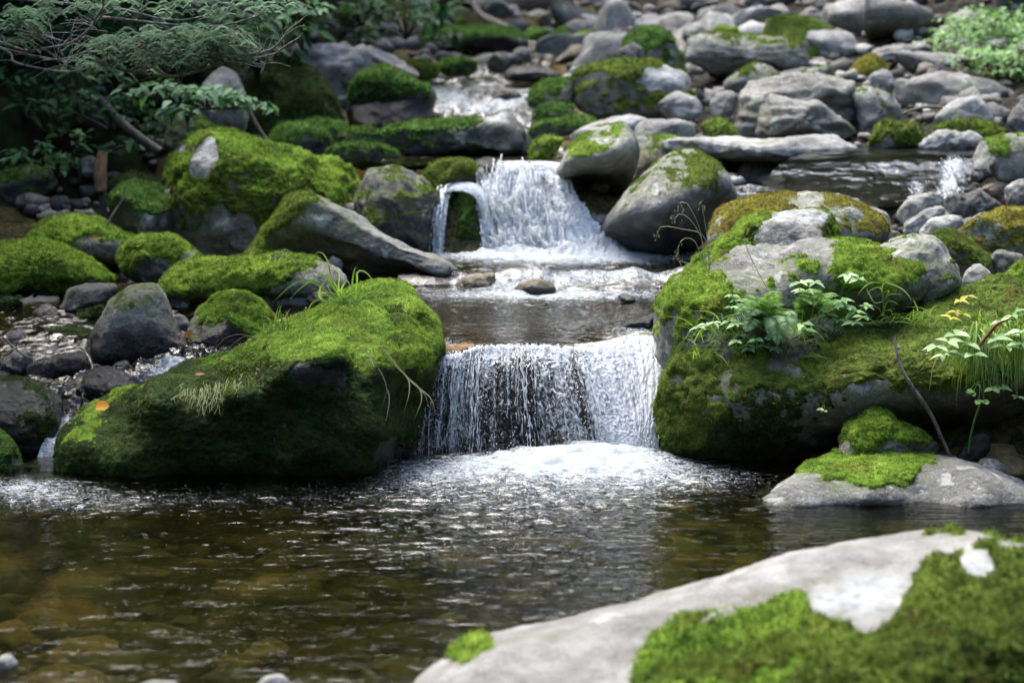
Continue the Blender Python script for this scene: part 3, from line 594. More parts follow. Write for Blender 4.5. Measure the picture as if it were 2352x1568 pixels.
    for ki, kind in enumerate([moss, moss2]):
        if not kind: continue
        mm, bias, aw, th = MOSS[kind]
        if thick: th = thick if np.isscalar(thick) else thick[ki]
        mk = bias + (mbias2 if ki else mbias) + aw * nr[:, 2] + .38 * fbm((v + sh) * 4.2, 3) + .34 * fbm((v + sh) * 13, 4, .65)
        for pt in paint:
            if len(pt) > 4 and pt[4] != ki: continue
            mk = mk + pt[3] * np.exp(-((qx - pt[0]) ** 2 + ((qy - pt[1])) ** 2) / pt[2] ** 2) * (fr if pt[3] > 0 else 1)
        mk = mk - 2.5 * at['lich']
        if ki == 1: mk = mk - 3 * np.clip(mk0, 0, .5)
        mk0 = mk
        if ki == 0:
            at_ = ob.data.attributes.new('alg', 'FLOAT', 'POINT'); at_.data.foreach_set('value', (.85 * sstep(-.55, .05, mk)).astype(np.float32))
        cov = sstep(-.02, .30, mk)
        mv = v + nr * (cov * th * .6 * (.9 + .55 * fbm((v + sh) * 18, 2) + .45 * fbm((v + sh) * 50, 2)) - .004)[:, None]
        keep = (cov[q] > .02).any(1) & np.repeat(s[:-1] + 0 > .0, m)
        fq = q[keep]
        if len(fq) < 12: continue
        us, inv = np.unique(fq, return_inverse=True); mv2 = mv[us]; fq2 = inv.reshape(-1, 4)
        bm_ = MB(); bm_.add(mv2, fq2, a=-.25)
        # small moss shoots on the cushions
        vis = (cov[fq].mean(1) > .35) & (np.cross(mv2[fq2[:, 2]] - mv2[fq2[:, 0]], mv2[fq2[:, 3]] - mv2[fq2[:, 1]])[:, 1] < .3e-3 * 0 + 1e9)
        cand = np.where(vis)[0]
        ar = np.linalg.norm(np.cross(mv2[fq2[cand, 2]] - mv2[fq2[cand, 0]], mv2[fq2[cand, 3]] - mv2[fq2[cand, 1]]), axis=1) * .5
        ds = (90000 if 7.4 < Y < 10 else 22000 if Y < 12.3 else 7000) * dens
        nbl = int(min(90000, ar.sum() * ds))
        if nbl > 50:
            pk = cand[np.searchsorted(np.cumsum(ar) / ar.sum(), rs.rand(nbl)).clip(0, len(cand) - 1)]
            b = rs.dirichlet((1, 1, 1, 1), nbl); base = (mv2[fq2[pk]] * b[:, :, None]).sum(1); nn = nr[us][fq2[pk, 0]]
            ln = blade * (.007 if 7.4 < Y < 10 else .012 if Y < 12.3 else .022) * rs.uniform(.5, 1.5, nbl)[:, None]
            clump = np.stack([noise(base * 22 + k * 7) for k in range(3)], -1)
            dr = nn * .8 + clump * .9 + rs.normal(size=(nbl, 3)) * .45 - A_([0, 0, .55]) * (nn[:, 2:3] < .35); dr /= np.linalg.norm(dr, axis=1)[:, None]
            sd_ = np.cross(dr, rs.normal(size=(nbl, 3))); sd_ /= np.linalg.norm(sd_, axis=1)[:, None]
            tv = np.stack([base - sd_ * ln * .18 - nn * .002, base + sd_ * ln * .18 - nn * .002, base + dr * ln], 1)
            bm_.add(tv, t=np.arange(nbl * 3).reshape(-1, 3), a=np.repeat(rs.uniform(-.5, .9, nbl) + .5 * clump[:, 0], 3))
        bm_.build('moss', M[mm], ob)
    return ob

# --- the two big boulders and the slabs around the lower pool
wedge = rock('long wedge boulder with bright moss top and black front, beside the lower waterfall',
     [(128, 1135), (134, 1050), (150, 1000), (188, 967), (235, 938), (302, 899), (386, 862), (470, 837), (554, 803), (622, 772), (689, 742), (745, 717), (800, 690), (848, 668), (882, 661), (918, 661), (950, 676), (976, 704), (994, 745), (999, 785), (988, 820), (980, 873), (969, 937), (950, 987), (930, 1040), (905, 1075), (862, 1115), (780, 1135), (500, 1145), (250, 1145)],
     8.55, .5, .0, 'dark', 'cap', n=3.2, amp=.7, facets=0, wet=(980, 1110), sig=70,
     ctrl=[(150, 1040, 8.2), (200, 985, 8.22), (240, 945, 8.5), (300, 935, 8.2), (400, 890, 8.17), (440, 850, 8.62), (520, 862, 8.15), (560, 806, 8.72), (610, 835, 8.15), (690, 800, 8.14), (690, 748, 8.80), (760, 775, 8.16), (800, 700, 8.85), (840, 760, 8.42), (760, 735, 8.55), (800, 800, 8.14), (870, 800, 8.2), (900, 840, 8.16), (885, 740, 8.48), (920, 760, 8.36), (900, 668, 8.90), (930, 700, 8.62), (965, 720, 8.62), (960, 800, 8.38), (975, 860, 8.45), (985, 780, 8.6),
           (300, 1030, 8.05), (450, 980, 8.02), (600, 930, 8.0), (750, 900, 8.0), (860, 900, 8.03), (300, 1110, 8.08), (500, 1080, 8.04), (700, 1050, 8.03), (850, 1060, 8.06), (880, 980, 8.07), (920, 920, 8.36), (940, 980, 8.5), (910, 1050, 8.42), (862, 1000, 8.02)],
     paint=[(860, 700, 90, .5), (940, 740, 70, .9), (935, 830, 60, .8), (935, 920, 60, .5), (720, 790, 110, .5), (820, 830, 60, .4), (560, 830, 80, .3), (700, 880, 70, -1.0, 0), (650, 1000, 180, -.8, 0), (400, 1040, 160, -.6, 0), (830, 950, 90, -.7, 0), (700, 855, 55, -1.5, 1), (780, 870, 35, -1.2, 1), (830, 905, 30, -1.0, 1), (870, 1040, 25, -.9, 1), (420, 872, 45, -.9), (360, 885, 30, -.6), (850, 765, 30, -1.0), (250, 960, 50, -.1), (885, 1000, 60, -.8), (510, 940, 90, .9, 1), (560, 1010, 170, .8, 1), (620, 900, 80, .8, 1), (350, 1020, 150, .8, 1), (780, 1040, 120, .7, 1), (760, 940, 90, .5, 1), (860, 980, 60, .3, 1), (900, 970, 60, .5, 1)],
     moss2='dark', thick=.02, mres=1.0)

lowr = rock('huge low boulder with hanging moss and dark undercut at the lower waterfall',
     [(1498, 1075), (1505, 1020), (1513, 960), (1514, 900), (1525, 845), (1545, 790), (1580, 750), (1700, 745), (1850, 745), (1960, 745), (2060, 735), (2140, 705), (2215, 680), (2300, 664), (2400, 655), (2560, 650), (2700, 760), (2740, 1000), (2640, 1120), (2300, 1120), (2000, 1110), (1800, 1110), (1640, 1110)],
     9.0, .5, 0, 'grey', 'olive', n=3.2, amp=.9, facets=0, wet=(960, 1060), sig=105, name='boulder',
     ctrl=[(1525, 900, 8.55), (1530, 1030, 8.50), (1560, 830, 8.5), (1580, 950, 8.36), (1600, 1040, 8.44), (1700, 830, 8.36), (1680, 920, 8.26), (1700, 990, 8.32), (1700, 1060, 8.52), (1830, 820, 8.40), (1800, 910, 8.24), (1820, 980, 8.34), (1830, 1060, 8.62), (1960, 780, 8.50), (1950, 850, 8.2), (1950, 920, 8.12), (1960, 975, 8.35), (1970, 1050, 8.7), (2090, 750, 8.62), (2080, 820, 8.22), (2090, 890, 8.06), (2090, 940, 8.2), (2100, 1000, 8.62), (2110, 1070, 8.75), (2200, 720, 8.75), (2200, 800, 8.28), (2220, 870, 8.08), (2230, 930, 8.25), (2240, 1000, 8.7), (2250, 1070, 8.8), (2330, 700, 8.85), (2340, 780, 8.35), (2350, 860, 8.12), (2360, 930, 8.3), (2370, 1020, 8.75), (2480, 720, 8.8), (2500, 850, 8.2), (2500, 960, 8.5)],
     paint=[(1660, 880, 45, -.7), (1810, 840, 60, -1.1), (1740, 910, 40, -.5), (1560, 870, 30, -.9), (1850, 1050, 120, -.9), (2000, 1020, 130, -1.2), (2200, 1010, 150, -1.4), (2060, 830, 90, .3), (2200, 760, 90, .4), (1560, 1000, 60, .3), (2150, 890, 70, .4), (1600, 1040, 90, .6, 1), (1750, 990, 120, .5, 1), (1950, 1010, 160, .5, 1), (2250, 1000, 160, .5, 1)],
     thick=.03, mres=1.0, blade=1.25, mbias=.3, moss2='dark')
uppr = rock('broad ledge boulder with pale flat top, moss rim and ferns growing on its face',
     [(1526, 800), (1530, 755), (1545, 700), (1565, 662), (1600, 640), (1650, 617), (1700, 602), (1760, 585), (1820, 573), (1880, 564), (1950, 562), (2000, 572), (2060, 585), (2110, 610), (2120, 680), (2080, 735), (2040, 770), (1960, 800), (1900, 830), (1860, 870), (1780, 905), (1680, 910), (1590, 890), (1540, 850)],
     9.15, .5, 0, 'grey', 'cap', n=3.0, amp=1.35, facets=0, sig=80,
     ctrl=[(1560, 720, 8.7), (1570, 790, 8.55), (1600, 660, 8.85), (1640, 690, 8.55), (1680, 640, 8.75), (1700, 680, 8.5), (1760, 640, 8.62), (1770, 600, 9.0), (1780, 690, 8.52), (1860, 630, 8.62), (1880, 580, 9.1), (1960, 620, 8.7), (1970, 575, 9.2), (2040, 630, 8.72), (2060, 600, 9.1), (2070, 660, 8.62), (2060, 710, 8.75), (1960, 680, 8.62), (1960, 740, 8.7), (1860, 690, 8.58), (1860, 760, 8.52), (1760, 760, 8.45), (1660, 760, 8.46), (1600, 830, 8.46), (1680, 850, 8.36), (1780, 850, 8.42), (1850, 830, 8.5)],
     paint=[(1700, 607, 38, -.9), (1800, 582, 50, -1.1), (1890, 572, 50, -1.0), (1640, 625, 25, -.6), (1740, 600, 30, -.8), (1860, 600, 40, -.4), (1950, 598, 30, -.5), (1660, 660, 60, .5), (1800, 625, 80, .6), (1980, 620, 80, .8), (2050, 610, 40, .5), (1600, 690, 45, .5), (1580, 760, 50, .3), (1640, 700, 30, -.2), (1720, 665, 45, -1.0), (1800, 660, 40, -.8), (1700, 735, 60, .3), (1600, 860, 60, -1.0), (1760, 850, 80, -.9), (1570, 650, 16, -1.), (1565, 675, 16, -1.), (1680, 655, 22, -.8), (1760, 640, 22, -.7), (1900, 625, 24, -.6)],
     thick=.026, mbias=-.08)
rock('upright grey block with bare rounded top beside the moss rim of the ledge boulder',
     [(2000, 600), (2030, 568), (2075, 549), (2115, 542), (2150, 553), (2180, 590), (2203, 638), (2190, 665), (2150, 690), (2120, 712), (2085, 715), (2070, 660), (2040, 615)], 9.05, .3, .5, 'pale', 'thinolive', amp=.9, facets=2, mbias=-.25,
     paint=[(2130, 690, 50, 1.0), (2180, 640, 30, .7), (2090, 690, 40, .6)])
rock('low pale slab with green moss mat lying in the lower pool',
     [(1730, 1190), (1738, 1160), (1765, 1138), (1800, 1108), (1850, 1072), (1900, 1052), (1990, 1040), (2100, 1040), (2180, 1052), (2260, 1072), (2352, 1108), (2440, 1140), (2520, 1180), (2480, 1215), (2200, 1215), (1900, 1210)], 7.85, .40, 0, 'grey', 'full', n=2.6, amp=.5, facets=0, wet=(1152, 1172), mbias=-1.6, sig=110,
     ctrl=[(1800, 1150, 7.5), (1900, 1080, 7.75), (2000, 1070, 7.72), (2000, 1150, 7.48), (2150, 1080, 7.75), (2200, 1140, 7.5), (2330, 1150, 7.52), (2000, 1045, 8.0), (2350, 1120, 7.65)],
     paint=[(1900, 1066, 42, 2.2), (1960, 1062, 45, 2.3), (2020, 1062, 45, 2.4), (2075, 1066, 34, 2.0), (2080, 1090, 22, 1.4), (2000, 1085, 30, 1.6), (1850, 1082, 20, 1.3), (2130, 1048, 28, 1.2)], thick=.022, blade=.8)
rock('big pale boulder with lime moss patch and white lichen nearest to the camera',
     [(930, 1640), (950, 1580), (1000, 1530), (1070, 1488), (1140, 1462), (1260, 1432), (1400, 1396), (1520, 1365), (1640, 1330), (1760, 1293), (1860, 1265), (1950, 1243), (2050, 1228), (2140, 1224), (2240, 1232), (2352, 1256), (2480, 1300), (2640, 1400), (2720, 1640), (2600, 2000), (2200, 2080), (1700, 2060), (1300, 1900), (1050, 1760)], 5.15, .55, .0, 'fore', 'full', n=2.5, amp=.35, facets=0, sig=230, mbias=-1.75, mbias2=-1.0, mres=.6,
     ctrl=[(1200, 1470, 5.1), (1500, 1400, 5.2), (1800, 1310, 5.3), (2100, 1240, 5.45), (1300, 1560, 4.85), (1600, 1500, 4.85), (1900, 1420, 4.95), (2150, 1380, 5.0), (1500, 1650, 4.62), (1800, 1600, 4.6), (2100, 1550, 4.62), (2300, 1480, 4.75)],
     lich=[(1985, 1375, 58), (2250, 1310, 30), (1900, 1390, 34), (2040, 1350, 30)], moss2='olive',
     paint=[(1560, 1520, 95, 2.0), (1700, 1490, 90, 2.0), (1830, 1450, 75, 1.9), (1500, 1545, 60, 1.2), (1640, 1580, 90, 1.2), (1900, 1470, 60, 1.0), (1780, 1540, 70, .8), (1060, 1495, 40, 1.5), (1110, 1480, 30, 1.2), (1450, 1385, 30, -.3),
            (2100, 1500, 110, 1.7, 1), (2250, 1440, 110, 1.7, 1), (2380, 1500, 170, 1.9, 1), (2180, 1400, 60, 1.0, 1), (2130, 1300, 30, .7, 1), (2160, 1340, 40, .6, 1), (1950, 1560, 110, 1.5, 1), (1840, 1530, 60, .2, 1), (1985, 1375, 120, -1.5, 1), (1700, 1330, 200, -1.2, 1), (1300, 1480, 250, -1.5, 1)], thick=(.022, .035), dens=1.0, blade=1.2)
rock('small pointed boulder wholly covered in moss behind the low pale slab',
     [(1915, 1075), (1930, 1022), (1950, 988), (1972, 965), (1995, 946), (2022, 940), (2042, 950), (2062, 972), (2100, 992), (2132, 1012), (2120, 1040), (2060, 1075), (1980, 1085)], 8.0, .12, .4, 'grey', 'full', amp=1.0, facets=1, paint=[(1945, 1030, 18, -1.2), (2060, 1030, 22, -.8), (2060, 1055, 30, -.8)], thick=.02, blade=1.2)
for lab, o_, y_, k_, w_ in (('small grey stone wedged between mossy pointed boulder and dry stick', [(2055, 1062), (2075, 1035), (2100, 1022), (2128, 1014), (2150, 1020), (2166, 1042), (2160, 1065), (2100, 1075)], 8.0, 'dark', None),
    ('dark wet stone leaning under the dripping leaf stem', [(2190, 1062), (2205, 1042), (2222, 1015), (2245, 998), (2268, 1003), (2272, 1030), (2250, 1056), (2215, 1070)], 8.05, 'dark', (990, 1010)),
    ('flat pale stone half hidden at the back of the low slab', [(2236, 1082), (2250, 1058), (2268, 1052), (2290, 1058), (2308, 1080), (2290, 1092)], 7.95, 'grey', None)):
    rock(lab, o_, y_, mat=k_, wet=w_, name='stone')
rock('wet brown stone capped by foam at the tip of the low slab', [(1722, 1175), (1728, 1150), (1745, 1140), (1758, 1160), (1750, 1180)], 7.7, mat='brown', wet=(1140, 1160), name='stone')

# --- stones around the lower lip and the middle pool
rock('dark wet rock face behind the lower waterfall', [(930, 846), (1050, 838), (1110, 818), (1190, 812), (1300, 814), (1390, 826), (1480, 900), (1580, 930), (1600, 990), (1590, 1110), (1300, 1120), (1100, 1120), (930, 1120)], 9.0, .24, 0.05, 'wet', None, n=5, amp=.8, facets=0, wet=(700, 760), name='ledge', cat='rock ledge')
rock('wet black stone in the rapids at the fern boulder corner', [(1420, 765), (1432, 748), (1460, 735), (1500, 722), (1545, 716), (1555, 740), (1510, 756), (1470, 768)], 9.3, mat='dark', wet=(690, 715), name='stone')
rock('rusty flat stone under the clear water at the lip of the lower waterfall', [(1000, 822), (1008, 802), (1040, 792), (1080, 790), (1112, 797), (1116, 806), (1080, 822), (1030, 830)], 8.84, .08, 1.0, 'rust', facets=0, amp=.5, name='stone')
rock('rounded wet stone where the lower waterfall bends round', [(1436, 772), (1448, 756), (1470, 747), (1500, 744), (1530, 756), (1534, 774), (1500, 784), (1460, 782)], 9.28, mat='dark', wet=(700, 740), name='stone')
rock('brown wet stone splitting the small rapids of the middle pool', [(1180, 678), (1188, 656), (1205, 645), (1238, 640), (1262, 648), (1274, 662), (1260, 678), (1210, 682)], 10.42, mat='brown', wet=(640, 665), name='stone')
rock('little black stone poking out below the small rapids', [(1410, 696), (1420, 680), (1436, 674), (1452, 682), (1458, 694), (1430, 700)], 9.95, mat='dark', wet=(660, 680), name='stone')
rock('flat orange brown stone under the tip of the leaning slab boulder', [(1045, 672), (1052, 645), (1075, 632), (1110, 628), (1150, 634), (1150, 655), (1110, 668), (1070, 674)], 10.6, mat='brown', wet=(640, 660), name='stone')

# --- boulders of the middle distance
rock('leaning slab boulder with grey back and moss on its raised end',
     [(540, 612), (560, 588), (590, 553), (620, 515), (648, 482), (668, 462), (690, 457), (722, 460), (760, 474), (800, 497), (850, 524), (900, 549), (950, 570), (1000, 592), (1035, 612), (1052, 632), (1048, 655), (1030, 675), (960, 690), (850, 685), (760, 660), (680, 640), (600, 625)], 11.0, .35, .25, 'grey', 'olivecap', amp=.8, facets=1, wet=(590, 650), sig=70, ctrl=[(640, 520, 10.85), (720, 490, 10.72), (800, 535, 10.68), (900, 580, 10.64), (1000, 622, 10.6), (700, 580, 10.95), (800, 622, 11.0), (900, 652, 11.0), (980, 662, 10.9), (640, 580, 10.9)], paint=[(650, 510, 60, 1.2), (600, 570, 40, 1.0), (690, 470, 30, .5), (780, 520, 60, -.5), (900, 590, 90, -.9), (720, 560, 60, -.2)], mbias=-.5)  # wet foot, and shade of the underside darkened into the colour
rock('giant mossy boulder with one white bare patch by the upper waterfall',
     [(395, 470), (398, 410), (405, 365), (425, 332), (465, 318), (530, 316), (600, 330), (690, 350), (770, 367), (830, 390), (868, 420), (885, 460), (890, 520), (880, 590), (800, 620), (650, 625), (500, 622), (440, 585), (415, 530)], 12.1, .55, .25, 'grey', 'full', amp=1.25, facets=2, lich=[(478, 372, 24), (470, 392, 20), (487, 352, 13)], moss2='olive', paint=[(520, 560, 70, -1.1), (560, 590, 60, -.8), (420, 340, 20, -1.0), (600, 340, 60, .2), (800, 470, 40, -.9), (450, 430, 80, -.4), (620, 480, 90, -.45), (450, 430, 70, .4, 1), (640, 490, 120, .5, 1)], mbias=-.1, thick=.03, blade=1.)
rock('dark weathered boulder between giant mossy boulder and thin trickle',
     [(815, 600), (822, 520), (830, 440), (845, 392), (880, 383), (930, 392), (975, 415), (1003, 445), (1010, 480), (1004, 530), (992, 590), (960, 615), (880, 618)], 12.0, .35, .2, 'dark', 'olivecap', amp=1.3, mbias=-.05, paint=[(920, 500, 70, .3), (860, 400, 40, -.8), (940, 410, 40, -.6)], facets=2, wet=(540, 600))
rock('round olive mossy stone on the lip of the upper waterfall', [(968, 402), (990, 385), (1020, 374), (1055, 368), (1085, 372), (1100, 395), (1090, 425), (1060, 442), (1020, 440), (990, 425)], 12.15, mat='brown', moss='olive', thick=.025)
rock('small mossy stone like a cave between trickle and upper waterfall', [(1018, 600), (1020, 530), (1022, 480), (1035, 455), (1060, 446), (1085, 455), (1102, 490), (1114, 540), (1120, 600), (1070, 606)], 12.05, .18, .1, mat='dark', moss='deep', mbias=-.2, wet=(450, 560), thick=.025)
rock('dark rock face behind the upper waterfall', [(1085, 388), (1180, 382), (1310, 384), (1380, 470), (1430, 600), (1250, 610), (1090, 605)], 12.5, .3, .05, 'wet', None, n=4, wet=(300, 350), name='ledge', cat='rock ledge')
rock('tilted boulder with bright grey top and black underside by the upper waterfall',
     [(1284, 400), (1290, 375), (1310, 345), (1335, 318), (1365, 296), (1400, 288), (1430, 286), (1446, 298), (1464, 335), (1464, 365), (1450, 410), (1434, 455), (1405, 490), (1375, 502), (1340, 498), (1310, 455), (1292, 420)], 12.2, .35, 0, 'pale', 'thin', amp=.6, facets=0, sig=60, ctrl=[(1310, 375, 11.85), (1360, 360, 11.8), (1420, 345, 11.85), (1450, 330, 12.0), (1380, 310, 12.15), (1340, 410, 12.2), (1400, 420, 12.3), (1360, 460, 12.6), (1430, 390, 12.15), (1400, 470, 12.6)], wet=(380, 405), paint=[(1325, 348, 22, .9), (1335, 335, 15, .6)])  # wet base; the same darkening paints the shade of the underside
rock('steep egg shaped boulder with pale face standing right below the tilted boulder',
     [(1382, 530), (1392, 500), (1415, 470), (1450, 430), (1490, 393), (1530, 362), (1562, 345), (1600, 350), (1640, 374), (1672, 410), (1690, 455), (1672, 490), (1640, 530), (1600, 575), (1540, 590), (1450, 580), (1405, 560)], 11.75, .4, 0, 'fore', 'thinolive', amp=.5, facets=0, sig=75, ctrl=[(1480, 420, 11.6), (1450, 480, 11.45), (1530, 400, 11.55), (1580, 365, 11.85), (1540, 470, 11.3), (1620, 430, 11.5), (1650, 470, 11.75), (1600, 520, 11.6), (1480, 540, 11.5), (1430, 520, 11.55)], wet=(490, 540), paint=[(1618, 400, 25, 1.3), (1600, 372, 18, 1.0), (1640, 430, 18, .6), (1560, 540, 80, .6), (1640, 490, 50, .5)])  # wet foot plus painted shade on the lower side
rock('low bright green mossy boulder with bare grey end behind the grass tuft',
     [(372, 680), (376, 655), (400, 628), (450, 604), (540, 600), (600, 598), (645, 590), (700, 592), (760, 610), (785, 630), (797, 655), (775, 685), (700, 698), (620, 690), (500, 692), (420, 692)], 10.35, .32, .35, 'grey', 'full', amp=.7, facets=0, paint=[(700, 650, 50, -1.1), (760, 640, 45, -1.0), (640, 675, 30, -.8), (780, 660, 40, -.8), (560, 630, 120, .3)], thick=.03)
rock('broad mossy hummock at the dark bank behind the flat slate stone',
     [(-70, 690), (-60, 600), (0, 574), (40, 566), (85, 562), (140, 571), (190, 598), (225, 622), (262, 646), (240, 668), (150, 680), (40, 690)], 11.1, .5, .4, 'grey', 'full', amp=.8, thick=.04, facets=0, paint=[(225, 660, 40, -.5), (100, 600, 150, .3)])
rock('domed mossy boulder with a fallen leaf, above the broad mossy hummock',
     [(72, 590), (75, 545), (110, 510), (160, 499), (220, 508), (270, 538), (312, 562), (300, 605), (200, 620), (110, 615)], 11.7, .4, .35, 'dark', 'full', amp=.8, thick=.035, facets=0, paint=[(220, 600, 60, -1.0), (280, 590, 40, -.8)])
rock('mossy stone with a short grey slope between two mossy domes and a thin trickle',
     [(272, 600), (280, 570), (305, 553), (345, 545), (395, 551), (430, 571), (466, 601), (440, 632), (400, 640), (380, 655), (340, 655), (300, 635)], 11.0, .25, .3, 'grey', 'full', amp=.9, paint=[(440, 605, 28, -1.3), (350, 640, 30, -1.2), (400, 630, 25, -.8)], thick=.03)
rock('mossy boulder in deep shade under the upright stump',
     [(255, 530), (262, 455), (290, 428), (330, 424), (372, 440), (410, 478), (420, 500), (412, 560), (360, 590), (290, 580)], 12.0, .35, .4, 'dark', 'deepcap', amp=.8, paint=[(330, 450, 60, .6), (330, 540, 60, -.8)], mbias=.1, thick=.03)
rock('tall cone shaped boulder with dry green-grey tip and wet black foot',
     [(192, 845), (205, 795), (222, 748), (244, 705), (268, 678), (302, 660), (340, 652), (368, 664), (386, 692), (402, 738), (428, 778), (438, 805), (415, 850), (350, 870), (270, 868), (210, 865)], 9.7, .3, .12, 'grey', 'thinolive', amp=.55, facets=0, wet=(690, 790), thick=.006, paint=[(330, 668, 60, .75), (280, 690, 40, .5), (350, 760, 70, -.6)], blade=.6)
rock('black boulder with moss over its sunny shoulder beside the cone shaped boulder',
     [(432, 800), (437, 725), (452, 700), (480, 685), (520, 677), (560, 676), (592, 686), (612, 706), (632, 750), (628, 785), (590, 815), (520, 850), (450, 850)], 9.7, .3, .15, 'dark', 'cap', amp=.8, paint=[(570, 720, 50, .9), (600, 765, 35, .8), (480, 700, 30, .5), (490, 760, 45, -1.2), (560, 790, 40, -.6)], wet=(690, 770), thick=.018)
rock('flat slate coloured stone below the broad mossy hummock', [(138, 720), (146, 692), (160, 664), (200, 653), (262, 653), (266, 672), (250, 700), (200, 716)], 10.4, .2, .4, 'dark', None, amp=.5, name='stone')
rock('wet rough stone at the head of the small side fall', [(165, 945), (172, 920), (188, 878), (220, 850), (258, 844), (300, 868), (314, 900), (290, 935), (230, 955)], 8.95, .16, .3, 'wet', None, wet=(760, 800), amp=1.1, name='stone')
rock('smooth black boulder washed by the small side fall', [(-80, 1060), (-80, 890), (-10, 868), (55, 866), (105, 886), (136, 922), (146, 962), (128, 1010), (95, 1055), (40, 1085), (-30, 1090)], 8.75, .3, .3, 'wet', 'dark', wet=(700, 800), amp=.7, facets=1, mbias=-.75, paint=[(90, 990, 50, .7)])
rock('small mossy stone at the frame edge beside the side fall pool', [(-90, 1120), (-70, 1010), (-20, 992), (10, 1000), (32, 1028), (44, 1070), (40, 1115), (0, 1130)], 8.3, .2, .2, 'dark', 'deep', paint=[(0, 1100, 40, -.3)])
rock('thumb sized wet pebble at the foot of the cone shaped boulder', [(255, 862), (260, 842), (276, 828), (295, 830), (302, 850), (285, 866)], 9.15, mat='wet', wet=(700, 760), name='stone')
rock('pale wet stone under a thin twig beside the bank trickles', [(-30, 880), (-10, 840), (20, 818), (48, 806), (72, 815), (84, 840), (66, 875), (20, 885)], 9.35, mat='grey', wet=(800, 850), name='stone')
rock('mossy step stone with water film next to the cone shaped boulder', [(55, 815), (70, 785), (110, 765), (170, 755), (215, 762), (222, 800), (190, 825), (110, 828)], 9.9, mat='wet', moss='dark', wet=(700, 740), mbias=-.1, name='stone')
rock('brown wet step stone above the smooth black boulder', [(50, 880), (60, 850), (95, 826), (150, 812), (192, 812), (208, 840), (200, 872), (130, 885)], 9.35, mat='wet', wet=(700, 740), name='stone')
for lab, o_, y_, mt, ms in (('small dark stone with mossy ridge at the frame edge', [(-10, 705), (5, 690), (22, 682), (42, 688), (50, 705), (20, 715)], 10.4, 'dark', 'dark'), ('black stone among the bank trickles', [(66, 760), (72, 725), (90, 705), (115, 700), (132, 715), (130, 752), (100, 770)], 10.2, 'wet', None), ('little pale triangular stone in the bank trickles', [(118, 762), (130, 742), (146, 736), (162, 748), (170, 762), (145, 768)], 10.1, 'grey', None), ('dark green stone under the flat slate coloured stone', [(150, 745), (175, 720), (220, 705), (240, 715), (230, 745), (180, 755)], 10.2, 'dark', 'dark'), ('dark flat stone between low mossy boulder and cone shaped boulder', [(380, 708), (388, 685), (420, 672), (452, 674), (462, 694), (430, 712)], 10.2, 'dark', None), ('dark stone squeezed between cone shaped and black mossy boulders', [(392, 800), (396, 735), (415, 722), (434, 740), (440, 790), (420, 812)], 9.85, 'dark', None), ('tiny mossy stone behind the black mossy boulder', [(580, 712), (585, 688), (600, 672), (618, 680), (634, 700), (625, 718)], 10.1, 'dark', 'deepcap'), ('pale low stone in the water below the low mossy boulder', [(600, 700), (620, 685), (650, 677), (700, 680), (745, 686), (740, 702), (680, 710)], 10.15, 'grey', None), ('grey pebble at the water edge behind the grass tuft', [(700, 688), (720, 672), (745, 670), (768, 680), (765, 695), (730, 700)], 10.1, 'brown', None), ('round dark stone tucked under the leaning slab boulder', [(640, 595), (642, 578), (655, 572), (668, 580), (672, 598), (655, 604)], 10.7, 'dark', None), ('second dark stone tucked under the leaning slab boulder', [(735, 610), (748, 592), (772, 592), (785, 606), (780, 622), (750, 622)], 10.7, 'dark', None)):
    rock(lab, o_, y_, mat=mt, moss=ms, name='stone')
# back of the ledge boulder, gravel bar side
rock('golden mossy boulder with grey patches behind the lichen topped boulder', [(1632, 560), (1640, 520), (1660, 486), (1705, 466), (1780, 454), (1845, 450), (1925, 458), (1992, 484), (2034, 520), (2020, 560), (1900, 580), (1700, 585)], 10.4, .4, .35, 'pale', 'gold', paint=[(1850, 470, 40, -.8), (1960, 510, 40, -.4)], amp=.8, facets=1)
rock('mossy boulder with white lichen crown and moss tail reaching the middle pool', [(1512, 712), (1530, 680), (1570, 640), (1620, 590), (1680, 545), (1722, 510), (1782, 490), (1850, 487), (1905, 499), (1965, 525), (2008, 552), (2000, 600), (1860, 625), (1760, 640), (1680, 660), (1610, 690), (1560, 725)], 9.75, .35, .3, 'grey', 'cap', lich=[(1800, 500, 22), (1850, 496, 24), (1890, 505, 14)], moss2='olive', paint=[(1600, 620, 60, .8), (1680, 560, 50, .6), (1950, 540, 40, .7), (1800, 545, 60, -1.2), (1860, 550, 50, -.9), (1540, 685, 30, .8)], amp=.9, facets=1, thick=.03)
rock('dark brown mossy boulder behind the upright grey block', [(2130, 600), (2145, 548), (2180, 534), (2225, 555), (2272, 592), (2314, 640), (2300, 668), (2220, 660), (2150, 660)], 9.9, .25, .3, 'brown', 'olivecap', mbias=.15)
rock('round speckled stone between upright block and mossy edge boulder', [(2208, 660), (2216, 630), (2232, 612), (2254, 610), (2280, 636), (2290, 662), (2250, 680)], 9.35, mat='pale', name='stone')
rock('grey speckled stone in front of the golden moss boulder at the frame edge', [(2270, 610), (2278, 586), (2302, 576), (2345, 584), (2360, 605), (2335, 625), (2290, 625)], 9.8, mat='grey', name='stone')
rock('thick mossy boulder at the frame edge above the yellow leaved plant', [(2285, 680), (2300, 650), (2325, 625), (2370, 604), (2440, 600), (2480, 660), (2400, 690)], 9.2, mat='dark', moss='full', thick=.03)
rock('rusty moss covered boulder at the frame edge over the gravel bar', [(2200, 540), (2225, 512), (2270, 492), (2330, 482), (2400, 500), (2440, 560), (2400, 600), (2300, 592), (2230, 570)], 10.3, mat='pale', moss='gold', mbias=.1)

